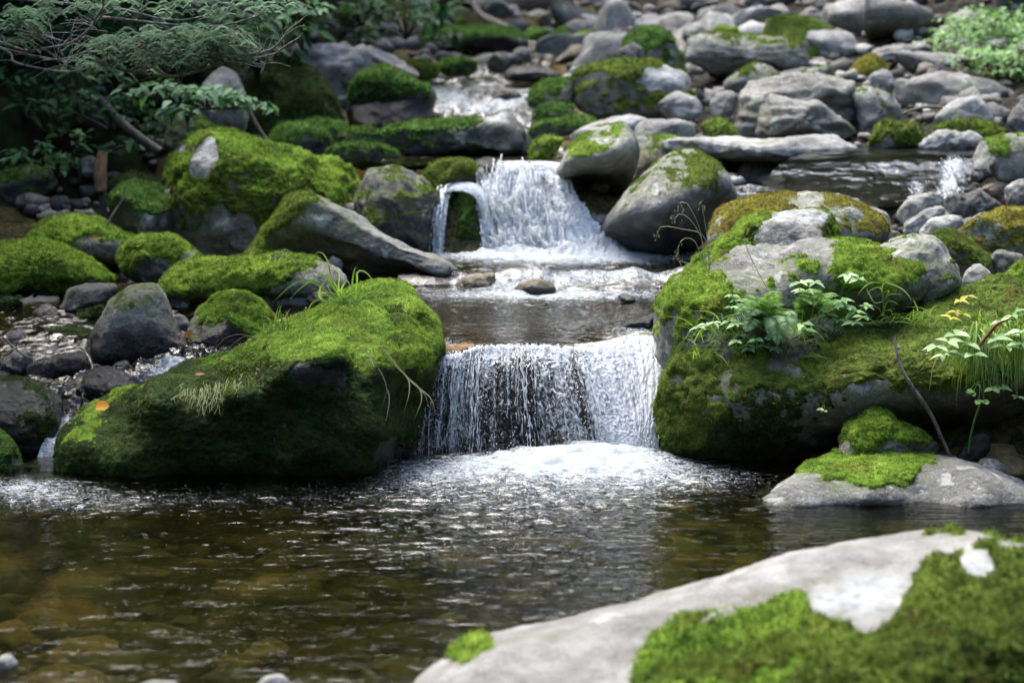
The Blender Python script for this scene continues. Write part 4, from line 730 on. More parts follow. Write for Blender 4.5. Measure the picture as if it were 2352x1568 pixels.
# --- distant boulders, crop C
def C(lab, o_, Y, mat='pale', moss=None, **k): return rock(lab, o_, Y, mat=mat, moss=moss, crop='C', **k)
C('broad flat grey-green boulder below the reddish leaf bank', [(40, 400), (60, 270), (150, 240), (400, 240), (650, 255), (820, 280), (872, 330), (872, 450), (800, 490), (620, 470), (480, 470), (380, 500), (200, 500), (110, 440)], 17, mat='layer', moss='thinolive', lean=.5, paint=[(1830, 90, 14, .9), (1670, 78, 10, .8)], facets=1, amp=.7)
C('angular pale boulder with pointed lower corner', [(840, 260), (850, 225), (900, 203), (1150, 222), (1218, 320), (1218, 350), (1080, 425), (1000, 375), (880, 310)], 17.3, lean=.6, amp=.6)
C('yellowish pale boulder uphill of the angular pale boulder', [(1110, 230), (1130, 190), (1230, 160), (1380, 143), (1480, 160), (1540, 230), (1565, 320), (1400, 350), (1290, 390), (1230, 310)], 18.5, mat='layer', lean=.5, amp=.6)
C('large sloping pale boulder behind bright green ferns', [(1640, 240), (1670, 170), (1730, 90), (1800, 20), (1900, -40), (2200, -60), (2400, 40), (2420, 200), (2000, 320), (1700, 320)], 19.8, lean=.5, amp=.5)
C('long smooth grey boulder under the green ferns', [(1408, 450), (1440, 380), (1500, 362), (1600, 356), (1850, 368), (2050, 398), (2125, 450), (2122, 510), (2000, 540), (1750, 540), (1570, 550), (1460, 510)], 15.6, mat='grey', lean=.45, amp=.5)
C('flat pale stone behind the long smooth grey boulder', [(1255, 420), (1290, 375), (1380, 328), (1560, 298), (1700, 318), (1705, 370), (1560, 400), (1400, 430), (1290, 440)], 16.4, mat='layer', lean=.5)
C('brown mossy boulder leaning on the long smooth grey boulder', [(1168, 550), (1190, 450), (1260, 392), (1360, 372), (1425, 400), (1440, 470), (1450, 520), (1300, 580)], 15.7, mat='brown', moss='gold', mbias=-.1)
C('very long pale grey boulder lying level beside the trees', [(1456, 570), (1500, 545), (1560, 538), (1700, 508), (1850, 498), (2050, 528), (2200, 578), (2322, 650), (2334, 700), (2240, 755), (2000, 720), (1900, 730), (1740, 760), (1560, 760), (1470, 680)], 14.7, mat='grey', lean=.45, amp=.6)
C('small pale block between layered boulder and very long boulder', [(1250, 590), (1280, 550), (1330, 500), (1410, 488), (1455, 540), (1462, 650), (1400, 650)], 14.5)
C('big layered boulder with dark folds in the middle of the boulder field', [(405, 700), (420, 650), (500, 590), (600, 560), (700, 538), (850, 520), (1000, 530), (1180, 600), (1240, 700), (1255, 880), (1180, 920), (900, 920), (560, 960), (410, 960), (400, 830)], 14.2, mat='layer', lean=.35, amp=1.3, D=.5)
C('long ridged slab leaning on the big layered boulder', [(540, 880), (550, 790), (600, 700), (640, 668), (760, 685), (900, 708), (1050, 778), (1170, 868), (1195, 915), (1100, 955), (980, 925), (860, 905), (740, 915), (620, 925), (560, 960)], 13.6, mat='layer', lean=.3, amp=1.2, D=.3)
C('pale boulder with brown moss edge right of the big layered boulder', [(1190, 650), (1260, 588), (1380, 618), (1480, 690), (1542, 780), (1530, 840), (1400, 850), (1320, 900), (1300, 930), (1240, 920), (1220, 780)], 14.0, moss='thinolive', paint=[(2060, 262, 18, 1.0), (2040, 235, 14, .6)], amp=1.1)
C('small boulder with moss patch on top of the layered boulder', [(750, 560), (800, 510), (880, 478), (960, 453), (1040, 478), (1095, 545), (1060, 590), (900, 570)], 14.9, moss='thinolive', mat='layer', paint=[(1915, 172, 14, 1.0)])
C('pointed grey boulder with moss stripe below the broad flat boulder', [(296, 580), (330, 540), (400, 498), (450, 470), (520, 440), (640, 468), (700, 530), (610, 590), (450, 630), (330, 620)], 15.6, mat='grey', moss='thinolive', paint=[(1712, 162, 10, 1.2)], amp=.8)
C('round grey cobble at the shoulder of the big layered boulder', [(208, 740), (215, 680), (250, 645), (310, 624), (370, 635), (394, 670), (392, 740), (340, 800), (240, 800)], 13.7, mat='grey', name='stone', amp=.6)
C('bright mossy lump by the foot of the big layered boulder', [(125, 970), (150, 870), (200, 835), (260, 820), (330, 850), (400, 880), (405, 960), (280, 985)], 13.3, mat='brown', moss='olive')
C('long flat slab roofing a dark hollow', [(-200, 1060), (-190, 1010), (0, 958), (300, 953), (560, 965), (800, 940), (1000, 928), (1100, 958), (1225, 1020), (1140, 1060), (1010, 1080), (930, 1115), (830, 1090), (640, 1105), (420, 1090), (200, 1070), (40, 1080)], 12.9, mat='pale', lean=.7, amp=.8, D=.4)
C('black rock added as the shade of the hollow under the long flat slab', [(60, 1110), (300, 1050), (860, 1060), (900, 1160), (720, 1290), (500, 1340), (380, 1320), (250, 1220)], 13.3, mat='wet', wet=(200, 300), D=.3)  # black colour stands in for the shade inside the hollow
C('square mossy stone at the slab pool', [(1300, 1005), (1315, 940), (1345, 860), (1420, 830), (1530, 858), (1650, 858), (1692, 910), (1650, 1000), (1420, 1015)], 12.95, moss='olive', mat='pale', paint=[(2035, 333, 20, -1.2)], amp=.7)
C('long moss cushion stone over the slab pool', [(1738, 920), (1760, 870), (1850, 838), (1990, 823), (2130, 858), (2205, 915), (2100, 960), (1900, 950), (1780, 980)], 12.95, mat='brown', moss='olive')
C('speckled pale boulder behind the long moss cushion stone', [(1735, 890), (1770, 760), (1870, 700), (2000, 668), (2085, 720), (2125, 835), (1950, 880), (1800, 900)], 13.4, mat='pale')
C('smooth grey stone right of the speckled pale boulder', [(2080, 760), (2110, 710), (2190, 720), (2275, 785), (2250, 865), (2130, 870)], 13.5, mat='grey', name='stone')
C('rounded boulder cut by the frame edge above the slab pool', [(2236, 850), (2250, 780), (2290, 720), (2352, 668), (2440, 690), (2460, 900), (2330, 930), (2280, 900)], 13.1, mat='grey')
C('pale rough stones edge at the back of the slab pool', [(1640, 1010), (1670, 960), (1720, 928), (1760, 900), (1900, 900), (1990, 888), (2052, 940), (2045, 1000), (1900, 1020), (1700, 1025)], 12.8, mat='pale', amp=1.4, name='stone')
C('pale boulder with round moss spot beside the slab pool', [(1998, 1090), (2020, 1020), (2060, 978), (2200, 930), (2352, 915), (2480, 950), (2500, 1220), (2270, 1255), (2190, 1240), (2110, 1150), (2030, 1160)], 12.0, mat='pale', moss='thin', paint=[(2280, 338, 22, 1.5), (2300, 345, 18, 1.0)], wet=(360, 430), amp=.6)
C('reddish flat stone under the pale moss spotted boulder', [(2050, 1310), (2090, 1270), (2150, 1248), (2235, 1250), (2235, 1320), (2130, 1345)], 11.9, mat='brown', name='stone')
C('wide dark slab under the sheet of silvery water', [(590, 1420), (720, 1240), (900, 1130), (1150, 1075), (1400, 1060), (1900, 1050), (1980, 1110), (2000, 1400), (1800, 1470), (1500, 1480), (1100, 1470)], 12.35, mat='wet', wet=(100, 200), lean=1.6, D=.3, facets=0, amp=.5)
C('pinkish grey plank shaped boulder in front of the wide dark slab', [(780, 1380), (870, 1328), (960, 1318), (1200, 1365), (1480, 1398), (1510, 1450), (1250, 1480), (1000, 1440)], 11.5, mat='fore', lean=.6)
C('cream stone on the gravel bar beside the golden mossy boulder', [(1240, 1480), (1255, 1440), (1300, 1418), (1420, 1478), (1436, 1580), (1330, 1600)], 10.9, mat='pale', name='stone')
C('tan smooth stone standing on the gravel bar', [(1480, 1480), (1520, 1420), (1600, 1340), (1720, 1318), (1832, 1380), (1800, 1460), (1680, 1500), (1560, 1540)], 11.1, mat='fore', name='stone')
C('dark grey broken boulder on the gravel bar', [(1790, 1450), (1830, 1340), (1920, 1315), (2000, 1310), (2080, 1298), (2160, 1370), (2194, 1440), (2100, 1500), (1960, 1520), (1830, 1490)], 11.1, mat='dark', amp=1.3, facets=5)
C('grey boulder at the frame edge above the dark broken boulder', [(2215, 1340), (2240, 1270), (2352, 1228), (2450, 1300), (2430, 1410), (2300, 1430), (2225, 1410)], 11.4, mat='grey')
C('white angular stone in front of the tan smooth stone', [(1530, 1590), (1600, 1498), (1700, 1428), (1800, 1418), (1795, 1490), (1660, 1590)], 10.9, mat='pale', name='stone')
C('pale rounded stone beneath the dark broken boulder', [(1640, 1600), (1690, 1530), (1740, 1488), (1880, 1468), (1965, 1540), (1960, 1620), (1800, 1650)], 10.6, mat='pale', name='stone')
C('low grey stone between pale rounded stone and rusty moss boulder', [(1960, 1560), (1985, 1495), (2100, 1448), (2205, 1450), (2190, 1560), (2050, 1590)], 10.7, mat='grey', name='stone')
C('dark grey stone just below the leaf bank', [(195, 200), (200, 100), (260, 40), (340, 28), (430, 80), (465, 170), (460, 240), (300, 240)], 21.5, mat='dark', facets=4)
C('olive stone just below the leaf bank', [(455, 190), (470, 110), (505, 60), (570, 50), (622, 100), (610, 170), (500, 210)], 22.5, mat='grey', moss='thinolive')
C('white topped boulder under the leaf bank', [(640, 180), (660, 120), (720, 60), (820, 0), (930, 5), (970, 90), (940, 160), (800, 190)], 21.3, mat='pale')
C('green mossy dome beside the white topped boulder', [(900, 150), (930, 60), (1000, -10), (1080, 5), (1130, 60), (1150, 140), (1030, 170)], 20.9, mat='dark', moss='deep')
C('second mossy dome right of the first under the leaf bank', [(1105, 150), (1120, 70), (1200, -5), (1270, 10), (1298, 80), (1290, 160), (1190, 180)], 20.6, mat='dark', moss='full')
C('brown mossy boulder touching the top frame edge', [(1270, 150), (1275, 60), (1320, -10), (1480, -40), (1600, 10), (1700, 90), (1660, 180), (1450, 190)], 20.2, mat='brown', moss='olivecap')
C('thin mossy stone on top of the broad flat boulder', [(225, 250), (250, 200), (300, 185), (370, 195), (400, 240), (310, 262)], 17.6, mat='grey', moss='full', name='stone')
C('flat brownish stone by the far white trickle', [(650, 270), (680, 195), (780, 165), (860, 200), (850, 260), (740, 285)], 19, mat='grey', name='stone')
C('dark stone heap side above the broad flat boulder', [(20, 280), (30, 200), (100, 170), (180, 190), (200, 260), (100, 300)], 18.6, mat='grey', name='stone')

# --- distant boulders, crop B
def Bk(lab, o_, Y, mat='grey', moss=None, **k): return rock(lab, o_, Y, mat=mat, moss=moss, crop='B', **k)
Bk('big olive mossy boulder with white lichen crown beside the far cascade', [(1560, 640), (1580, 580), (1640, 520), (1740, 470), (1900, 450), (2150, 453), (2330, 500), (2400, 600), (2440, 720), (2380, 800), (2250, 810), (2100, 830), (1950, 830), (1800, 810), (1700, 760), (1590, 700)], 15.2, moss='olivecap', mbias=.2, lich=[(1540, 178, 28), (1500, 182, 22), (1570, 190, 18)], lean=.35, thick=.03)
Bk('mossy boulder heap behind the white lichen crowned boulder', [(1900, 470), (1930, 350), (1980, 250), (2070, 200), (2200, 215), (2300, 300), (2350, 430), (2410, 560), (2250, 520), (2050, 490)], 16.3, moss='deepcap', mbias=.15)
Bk('grey stone in front of the mossy boulder heap', [(1845, 450), (1880, 370), (1950, 315), (2010, 300), (2075, 350), (2065, 440), (1950, 470)], 16, mat='dark', name='stone')
Bk('pale stone at the foot of the white lichen crowned boulder', [(2140, 800), (2180, 700), (2300, 640), (2440, 680), (2460, 790), (2330, 830)], 14.6, mat='fore', name='stone')
Bk('bright mossy boulder with black foot beside the far cascade', [(70, 650), (120, 520), (220, 472), (330, 478), (440, 540), (530, 575), (610, 610), (560, 690), (350, 710), (180, 710), (90, 700)], 14.9, mat='dark', moss='deep', mbias=.1, thick=.03)
Bk('black wet rock carrying the bright mossy boulder', [(50, 800), (70, 720), (200, 670), (420, 670), (600, 600), (650, 650), (620, 760), (710, 800), (500, 880), (250, 920), (80, 880)], 15.0, mat='wet', wet=(100, 150), D=.4)
Bk('yellowish mossy stone upstream of the bright mossy boulder', [(430, 460), (480, 430), (560, 418), (650, 448), (692, 492), (650, 540), (540, 540), (470, 500)], 17.2, mat='dark', moss='olive')
Bk('green mossy stone right of the yellowish mossy stone', [(660, 480), (690, 430), (740, 400), (850, 398), (932, 442), (920, 500), (780, 520)], 17.7, mat='dark', moss='deep', mbias=.1)
Bk('shaded mossy bank boulder beneath the fallen log', [(470, 330), (520, 270), (600, 220), (800, 195), (1000, 185), (1200, 225), (1285, 290), (1200, 370), (1000, 350), (800, 320), (600, 350)], 20, mat='dark', moss='deepcap', D=.6)
Bk('far dark stone at the creek edge below the shaded mossy bank', [(1005, 450), (1020, 400), (1060, 368), (1150, 368), (1262, 420), (1245, 480), (1040, 490)], 18.2, mat='dark', name='stone')
Bk('small pale far stone below the fallen branch', [(1185, 390), (1200, 345), (1260, 328), (1332, 370), (1300, 420)], 19, name='stone')
Bk('low dark rock across the far cascade', [(1130, 540), (1140, 490), (1200, 458), (1400, 468), (1505, 520), (1400, 560), (1220, 560)], 17, mat='wet', wet=(100, 140), D=.3)
Bk('brown wet stone inside the far cascade', [(1000, 670), (1040, 620), (1120, 605), (1200, 630), (1240, 660), (1150, 690)], 16, mat='brown', wet=(190, 215), name='stone')
Bk('dark round boulder with moss cap right of the far cascade', [(1285, 700), (1295, 620), (1330, 580), (1410, 555), (1560, 535), (1590, 640), (1565, 730), (1440, 760), (1330, 750)], 15.2, mat='dark', moss='deepcap', paint=[(1270, 185, 20, .4)])
Bk('dark mossy block under the round mossy capped boulder', [(1310, 850), (1325, 780), (1370, 730), (1480, 705), (1575, 730), (1580, 800), (1450, 850), (1340, 880)], 14.8, mat='dark', moss='deepcap')
Bk('green mossy boulder behind the small bright mossy stone', [(1280, 960), (1300, 900), (1370, 850), (1500, 818), (1720, 798), (1770, 840), (1620, 900), (1440, 950), (1340, 980)], 14.1, mat='dark', moss='deepcap', mbias=.2)
Bk('long dam boulder with mossy back and pale end above the upper pool', [(270, 960), (300, 900), (500, 862), (750, 835), (1000, 822), (1080, 800), (1150, 793), (1195, 830), (1262, 920), (1295, 1020), (1220, 1075), (1000, 1065), (700, 1075), (500, 1060), (330, 1020)], 13.6, mat='dark', moss='deepcap', mbias=.05, lich=[(1130, 270, 14), (1150, 275, 14)], paint=[(1140, 290, 40, -1.2), (1180, 300, 30, -1.0), (900, 290, 60, .3)], D=.45, wet=(330, 355))
Bk('dark mossy stone at the end of the long dam boulder', [(-40, 990), (0, 930), (70, 895), (200, 878), (272, 920), (315, 1000), (200, 1030), (60, 1020)], 13.3, mat='dark', moss='deepcap')
Bk('low green mossy rock over the giant mossy boulder', [(-60, 1090), (0, 1010), (120, 985), (280, 1008), (425, 1050), (410, 1100), (200, 1130), (0, 1120)], 13.0, mat='dark', moss='deepcap', mbias=.25)
Bk('small bright mossy stone left of the tilted boulder', [(1290, 1080), (1305, 1030), (1350, 965), (1420, 938), (1512, 958), (1490, 1020), (1425, 1085), (1340, 1100)], 13.0, mat='brown', moss='full')
Bk('white sunlit boulder peeking over the tilted boulder', [(1480, 980), (1560, 920), (1700, 858), (1850, 800), (1950, 783), (2080, 798), (2110, 835), (2000, 900), (1750, 940), (1560, 1000)], 13.8, mat='pale', lean=.5, amp=.6)
Bk('pale flat boulder behind the tilted boulder', [(1960, 920), (1990, 870), (2100, 828), (2352, 825), (2430, 880), (2400, 940), (2200, 960), (2030, 980)], 13.5, mat='pale', lean=.5, amp=.7)
Bk('lower pale slab with yellow moss streak beside the tilted boulder', [(1980, 1010), (2000, 950), (2200, 930), (2400, 935), (2440, 990), (2250, 1080), (2080, 1110), (2010, 1080)], 13.1, mat='pale', moss='thin', lean=.5, paint=[(1520, 330, 18, 1.2), (1545, 325, 12, .9)])
Bk('dark narrow rock between tilted boulder and egg shaped boulder', [(1990, 1230), (2010, 1120), (2060, 1050), (2200, 1010), (2240, 1070), (2150, 1200), (2060, 1290)], 12.6, mat='brown', moss='thinolive')
V_ = lambda lab, o_, Y, mat='dark', moss=None, **k: rock(lab, o_, Y, mat=mat, moss=moss, **k)
V_('pale rubble boulder on the far gravel under the fallen log', [(640, 160), (665, 130), (700, 110), (760, 102), (830, 112), (895, 140), (955, 172), (930, 195), (820, 200), (720, 205), (670, 190)], 16.8, 'fore', None, amp=2.0, facets=6)
V_('dark green mossy boulder under the maple leaves', [(560, 300), (570, 190), (600, 150), (650, 138), (720, 170), (770, 235), (778, 300), (700, 330), (610, 330)], 14.8, 'dark', 'dark', mbias=.15, paint=[(640, 170, 60, .4)])
V_('low mossy stone on the bank above the giant mossy boulder', [(600, 350), (610, 308), (645, 288), (700, 284), (745, 300), (765, 350), (700, 375), (630, 370)], 13.6, 'dark', 'deepcap', mbias=.2)
V_('narrow mossy stone beyond the low mossy bank stone', [(670, 320), (685, 288), (740, 276), (795, 292), (800, 320), (740, 335)], 14.3, 'dark', 'deepcap', mbias=.1)
V_('grey boulder half hidden behind the maple leaves', [(455, 310), (460, 240), (470, 190), (505, 158), (545, 180), (566, 240), (562, 300), (520, 320)], 13.8, 'grey', None)
V_('shaded mossy slope stone between the bank and the giant mossy boulder', [(380, 330), (395, 270), (430, 255), (480, 285), (520, 330), (480, 350), (420, 350)], 13.4, 'dark', 'deepcap')
V_('flat mossy stone in the dark under the bank shrubs', [(-40, 470), (-20, 420), (40, 390), (100, 378), (150, 400), (120, 440), (60, 470)], 12.8, 'dark', 'deepcap')
V_('dim grey stone beside the upright stump', [(150, 400), (165, 375), (200, 362), (230, 372), (240, 400), (200, 410)], 13.2, 'dark', None)
V_('dim rounded stone under the fallen shade branch', [(255, 440), (262, 412), (300, 398), (340, 408), (360, 430), (320, 448)], 12.9, 'dark', 'dark')
V_('low dark stone row beside the upper pool', [(745, 370), (760, 345), (800, 330), (870, 338), (915, 356), (890, 378), (800, 385)], 13.1, 'dark', 'deepcap')

# --- cobbles nobody could tell apart, bar by bar
def cobbles(n, xr, yr, zone, sz, mats, label, group, seed, nm='cobble'):
    rs = np.random.RandomState(seed); protos = []
    for k in range(5):
        m, r = 26, 15
        a = np.linspace(.02, np.pi - .02, r); t = np.arange(m) / m * 2 * np.pi
        v = np.stack([np.sin(a)[:, None] * np.cos(t), np.sin(a)[:, None] * np.sin(t) * .8, np.cos(a)[:, None] * .62 + 0 * t], -1).reshape(-1, 3)
        for f in range(8):
            nn = rs.normal(size=3); nn /= np.linalg.norm(nn); d = v @ nn; v -= nn * (np.maximum(d - np.quantile(d, rs.uniform(.72, .88)), 0) * .95)[:, None]
        v *= 1 + .25 * fbm(v * 1.1 + k * 9, 3)[:, None]
        protos.append((v, grid_faces(r, m, True)[:, ::-1]))
    meshes = {}
    for k in range(n):
        x, y = rs.uniform(*xr), rs.uniform(*yr)
        z = float(ground_z(x, y)); qx, qy = proj(A_([x, y, z]))
        if not (zone(qx, qy)): continue
        mt = mats[rs.randint(len(mats))]; pi = rs.randint(5)
        if (pi, mt) not in meshes:
            o = mesh_obj(nm, protos[pi][0], protos[pi][1], None, M[mt], attrs={'wet': 0 * protos[pi][0][:, 0], 'lich': 0 * protos[pi][0][:, 0]}); meshes[(pi, mt)] = o
        else:
            o = meshes[(pi, mt)].copy(); COL.objects.link(o)
        s = sz * rs.lognormal(0, .4); o.location = (x, y, z + s * .12); o.rotation_euler = (rs.normal() * .25, rs.normal() * .25, rs.uniform(0, 6.28)); o.scale = (s * rs.uniform(.8, 1.4), s, s * rs.uniform(.6, 1.0))
        tag(o, label, nm, group)
cobbles(75, (1.2, 3.4), (9.7, 12.4), lambda x, y: x > 1880 and 430 < y < 640, .085, ['pale', 'grey', 'pale', 'fore'], 'loose grey cobble on the gravel bar behind the upright grey block', 'cobbles on the gravel bar', 21)
cobbles(110, (-1.2, 2.6), (17, 29), lambda x, y: 1080 < x < 1560 and y < 170, .2, ['pale', 'grey', 'fore', 'brown'], 'blurred cobble of the far creek bed below the fallen log', 'cobbles of the far creek bed', 22)
cobbles(80, (1, 6), (12.5, 22), lambda x, y: x > 1540 and y < 420, .14, ['pale', 'grey', 'layer', 'brown'], 'cobble filling a gap between the far pale boulders', 'cobbles between the far boulders', 23)
cobbles(190, (-3.2, -.7), (9, 11.2), lambda x, y: x < 640 and y > 640, .075, ['dark', 'wet', 'grey'], 'dark wet cobble among the bank trickles', 'cobbles among the bank trickles', 24)
cobbles(40, (-2.6, .2), (12.6, 20), lambda x, y: 560 < x < 1000 and y < 360, .12, ['dark', 'grey', 'fore'], 'dim cobble on the shaded bank upstream of the giant mossy boulder', 'cobbles on the shaded bank', 25)
cobbles(210, (.2, 6.4), (17.2, 30), lambda x, y: 1330 < x < 2400 and y < 140 and not (1500 < x < 1870 and y < 95), .38, ['pale', 'pale', 'layer', 'fore', 'pale', 'grey', 'moss_olive', 'dark'], 'blurred boulder of the far slope below the reddish leaf bank', 'boulders of the far slope', 26, nm='boulder')
cobbles(60, (-2.4, 1.0), (18, 29), lambda x, y: 860 < x < 1420 and y < 150, .26, ['dark', 'grey', 'moss_deep', 'moss_deep', 'fore'], 'blurred boulder at the far end of the shaded bank under the fallen log', 'boulders under the fallen log', 27, nm='boulder')
# pale pebbles breaking the surface at the bottom of the picture, and the stones under the clear water
rock('pale pebble just breaking the pool surface at the bottom edge', [(590, 1585), (600, 1560), (630, 1549), (655, 1555), (668, 1580), (630, 1595)], 5.15, mat='pale', name='stone')
rock('flat pinkish pebble breaking the pool surface at the bottom edge', [(305, 1585), (325, 1566), (360, 1560), (400, 1566), (415, 1585), (360, 1595)], 5.15, mat='fore', name='stone')
rock('white pebble in the pool at the bottom corner of the picture', [(-30, 1545), (-10, 1515), (15, 1502), (34, 1512), (40, 1530), (10, 1545)], 5.35, mat='pale', name='stone')
rs = np.random.RandomState(31); pb = MB()
sph_a = np.linspace(.05, np.pi - .05, 7); sph_t = np.arange(10) / 10 * 2 * np.pi
sv = np.stack([np.sin(sph_a)[:, None] * np.cos(sph_t), np.sin(sph_a)[:, None] * np.sin(sph_t), np.cos(sph_a)[:, None] + 0 * sph_t], -1).reshape(-1, 3); sq = grid_faces(7, 10, True)[:, ::-1]
PX, PY = rs.uniform(-2.6, 2.6, 2600), 4.2 + 4.2 * rs.rand(2600) ** 1.3; PZ = ground_z(PX, PY)
for k in range(2600):
    x, y = PX[k], PY[k]
    s = .030 * rs.lognormal(0, .75); s = min(s, .15); an = rs.uniform(0, 6.28)
    v = sv * A_([s * rs.uniform(.8, 1.6), s, s * rs.uniform(.25, .5)]); v = v + s * .3 * noise(v / s * 1.3 + k)[:, None]
    v = np.stack([v[:, 0] * np.cos(an) - v[:, 1] * np.sin(an), v[:, 0] * np.sin(an) + v[:, 1] * np.cos(an), v[:, 2]], -1)
    pb.add(v + A_([x, y, PZ[k] + .008]), sq, a=rs.rand())
m, N = new_mat('bed_pebble'); t_ = N.attr('tint'); vv = N.n('TexCoord').outputs['Object']
col = N.ramp(t_, [(0, (.03, .03, .012)), (.25, (.15, .11, .04)), (.45, (.055, .06, .022)), (.65, (.26, .165, .055)), (.85, (.09, .085, .04)), (1, (.48, .28, .10))])
col = N.mix(N.ss(N.noise(vv, 25, 6, .7), .38, .62), N.mix(1.0, col, (.45, .45, .4), 'MULTIPLY'), col)
N.out(N.n('BsdfPrincipled', {'Base Color': col, 'Roughness': .8}).outputs[0])
tag(pb.build('pebbles', m), 'brown and ochre pebbles under the clear pool water', 'pebbles', kind='stuff')
# loose gravel in the gaps of the boulder field and on the bars
ga = np.linspace(.1, np.pi - .1, 5); gt = np.arange(7) / 7 * 2 * np.pi
gsv = np.stack([np.sin(ga)[:, None] * np.cos(gt), np.sin(ga)[:, None] * np.sin(gt), np.cos(ga)[:, None] + 0 * gt], -1).reshape(-1, 3); gsq = grid_faces(5, 7, True)[:, ::-1]
rs = np.random.RandomState(61); NG = 4600
GX = np.where(rs.rand(NG) < .72, rs.uniform(.5, 6.2, NG), rs.uniform(-3.0, -.2, NG)); GY = np.where(GX > 0, 9.6 + 17 * rs.rand(NG) ** 1.2, 9.2 + 12 * rs.rand(NG) ** 1.4)
GZ_ = ground_z(GX, GY); gb = MB()
for k in range(NG):
    if GX[k] > 1.5 and GY[k] > 23.5: continue
    s = (.016 + .0015 * GY[k]) * rs.lognormal(0, .5); v = gsv * A_([s * rs.uniform(.8, 1.5), s, s * rs.uniform(.45, .9)]); v = v + s * .45 * noise(v / s * 1.2 + k)[:, None]; an = rs.uniform(0, 6.28)
    v = np.stack([v[:, 0] * np.cos(an) - v[:, 1] * np.sin(an), v[:, 0] * np.sin(an) + v[:, 1] * np.cos(an), v[:, 2]], -1)
    gb.add(v + A_([GX[k], GY[k], GZ_[k] + s * .2 + .02]), gsq, a=(rs.rand() if GX[k] > 0 else rs.rand() * .35))
m, N = new_mat('gravel_stone'); t_ = N.attr('tint'); vv = N.n('TexCoord').outputs['Object']
col = N.ramp(t_, [(0, (.03, .03, .028)), (.3, (.09, .085, .075)), (.5, (.18, .17, .15)), (.7, (.11, .085, .06)), (.85, (.30, .29, .27)), (1, (.38, .37, .34))])
col = N.mix(N.ss(N.noise(vv, 40, 5, .7), .4, .6), N.mix(1.0, col, (.5, .5, .48), 'MULTIPLY'), col)
N.out(N.n('BsdfPrincipled', {'Base Color': col, 'Roughness': .85}).outputs[0])
tag(gb.build('gravel', m), 'loose gravel in the gaps between boulders and on the banks', 'gravel', kind='stuff')
# tiny dead leaves and needles caught on the mossy tops
lt = MB(); rs = np.random.RandomState(62)
for ob, nn_ in ((wedge, 90), (lowr, 170), (uppr, 110)):
    for ch in ob.children:
        me = ch.data; nv_ = len(me.vertices); co = np.empty(nv_ * 3, np.float32); me.vertices.foreach_get('co', co); co = co.reshape(-1, 3) + A_(ob.location)
        no = np.empty(nv_ * 3, np.float32); me.vertex_normals.foreach_get('vector', no) if hasattr(me, 'vertex_normals') else None; no = no.reshape(-1, 3)
        ok = np.where((no[:, 2] > .25) & (co[:, 1] < 9.3))[0]
        if len(ok) < 50: continue
        for k in rs.choice(ok, nn_ // 2 if ch.name.startswith('moss.') and ob is not lowr else nn_):
            an = rs.uniform(0, 6.28); L = rs.uniform(.006, .02); lt.leaf(co[k] + A_([0, -.004, .008]), A_([math.cos(an), math.sin(an) * .7, rs.normal() * .3]), A_([rs.normal() * .4, -.4, 1]), L, L * rs.choice([.15, .5, .6]), rs.rand(), .15)
tag(lt.build('litter', M['brownleaf']), 'tiny dead leaves and needles caught on the mossy boulders', 'litter', kind='stuff')

# ------------------------------------------------------------------ vegetation
rv = np.random.RandomState(77)
def pv(pts, Y):
    p = A_(pts, float); Y = np.interp(np.linspace(0, 1, len(p)), np.linspace(0, 1, len(np.atleast_1d(Y))), np.atleast_1d(Y)); return P(p[:, 0], p[:, 1], Y)
def crop5(pts, ox=602.0, oy=564.5): p = A_(pts, float); return np.stack([ox + .18 * p[:, 0], oy + .18 * p[:, 1]], -1)
def rdir(z=0.0): d = rv.normal(size=3); d[2] = d[2] * .5 + z; return d / np.linalg.norm(d)

# tussock on the wedge boulder
t = empty('grass_tuft', P(818, 722, 8.72), 'long bladed grass tuft growing on the top of the wedge boulder', 'grass tuft'); g = MB()
for k, b in enumerate([[(1090, 760), (1000, 600), (880, 400), (850, 230), (780, 100), (710, 78), (620, 170)], [(1080, 740), (980, 560), (985, 370), (930, 300), (870, 295)], [(1180, 720), (1150, 520), (1175, 320), (1205, 255), (1215, 300)], [(1190, 690), (1212, 450), (1216, 325), (1320, 335), (1400, 430), (1450, 560)],
    [(1000, 740), (800, 560), (620, 450), (480, 450), (330, 540), (130, 730)], [(1050, 730), (930, 560), (790, 370), (650, 430), (480, 550), (340, 690)], [(880, 740), (740, 660), (745, 540), (822, 420)], [(560, 990), (590, 830), (650, 720), (780, 690), (980, 745)], [(1215, 700), (1245, 560), (1282, 455)], [(1080, 740), (1060, 590), (1130, 495), (1195, 560)],
    [(1100, 760), (1112, 620), (1185, 560)], [(1010, 745), (820, 690), (650, 700)], [(960, 770), (850, 740), (750, 835)], [(1250, 720), (1340, 700), (1420, 750), (1485, 790)], [(1020, 740), (860, 560), (840, 490), (910, 560)], [(1050, 750), (900, 600), (700, 690), (640, 780)], [(1120, 780), (1140, 900), (1090, 1000), (1040, 1140)], [(1140, 1000), (1230, 890), (1300, 900), (1320, 1000)], [(1130, 1010), (1260, 950), (1240, 1060)], [(1100, 770), (1010, 690), (960, 560), (985, 500)],
    [(1060, 745), (950, 640), (790, 620), (690, 690)], [(1040, 745), (1000, 600), (1080, 440), (1130, 540)], [(1090, 760), (1200, 640), (1260, 440), (1285, 560)]]):
    g.blade(pv(crop5(b), (8.74, 8.74 + rv.uniform(-.12, .08))), rv.uniform(.0035, .006), 14, rv.uniform(.1, 1))
for k in range(40):
    b0 = A_([rv.uniform(960, 1200), rv.uniform(720, 800)]); d = rv.normal(size=2) * A_([110, 60]) - A_([20, 110]); g.blade(pv(crop5([b0, b0 + d * .6, b0 + d + A_([d[0] * .5, 90])]), 8.72), rv.uniform(.002, .004), 8, rv.uniform(.1, 1))
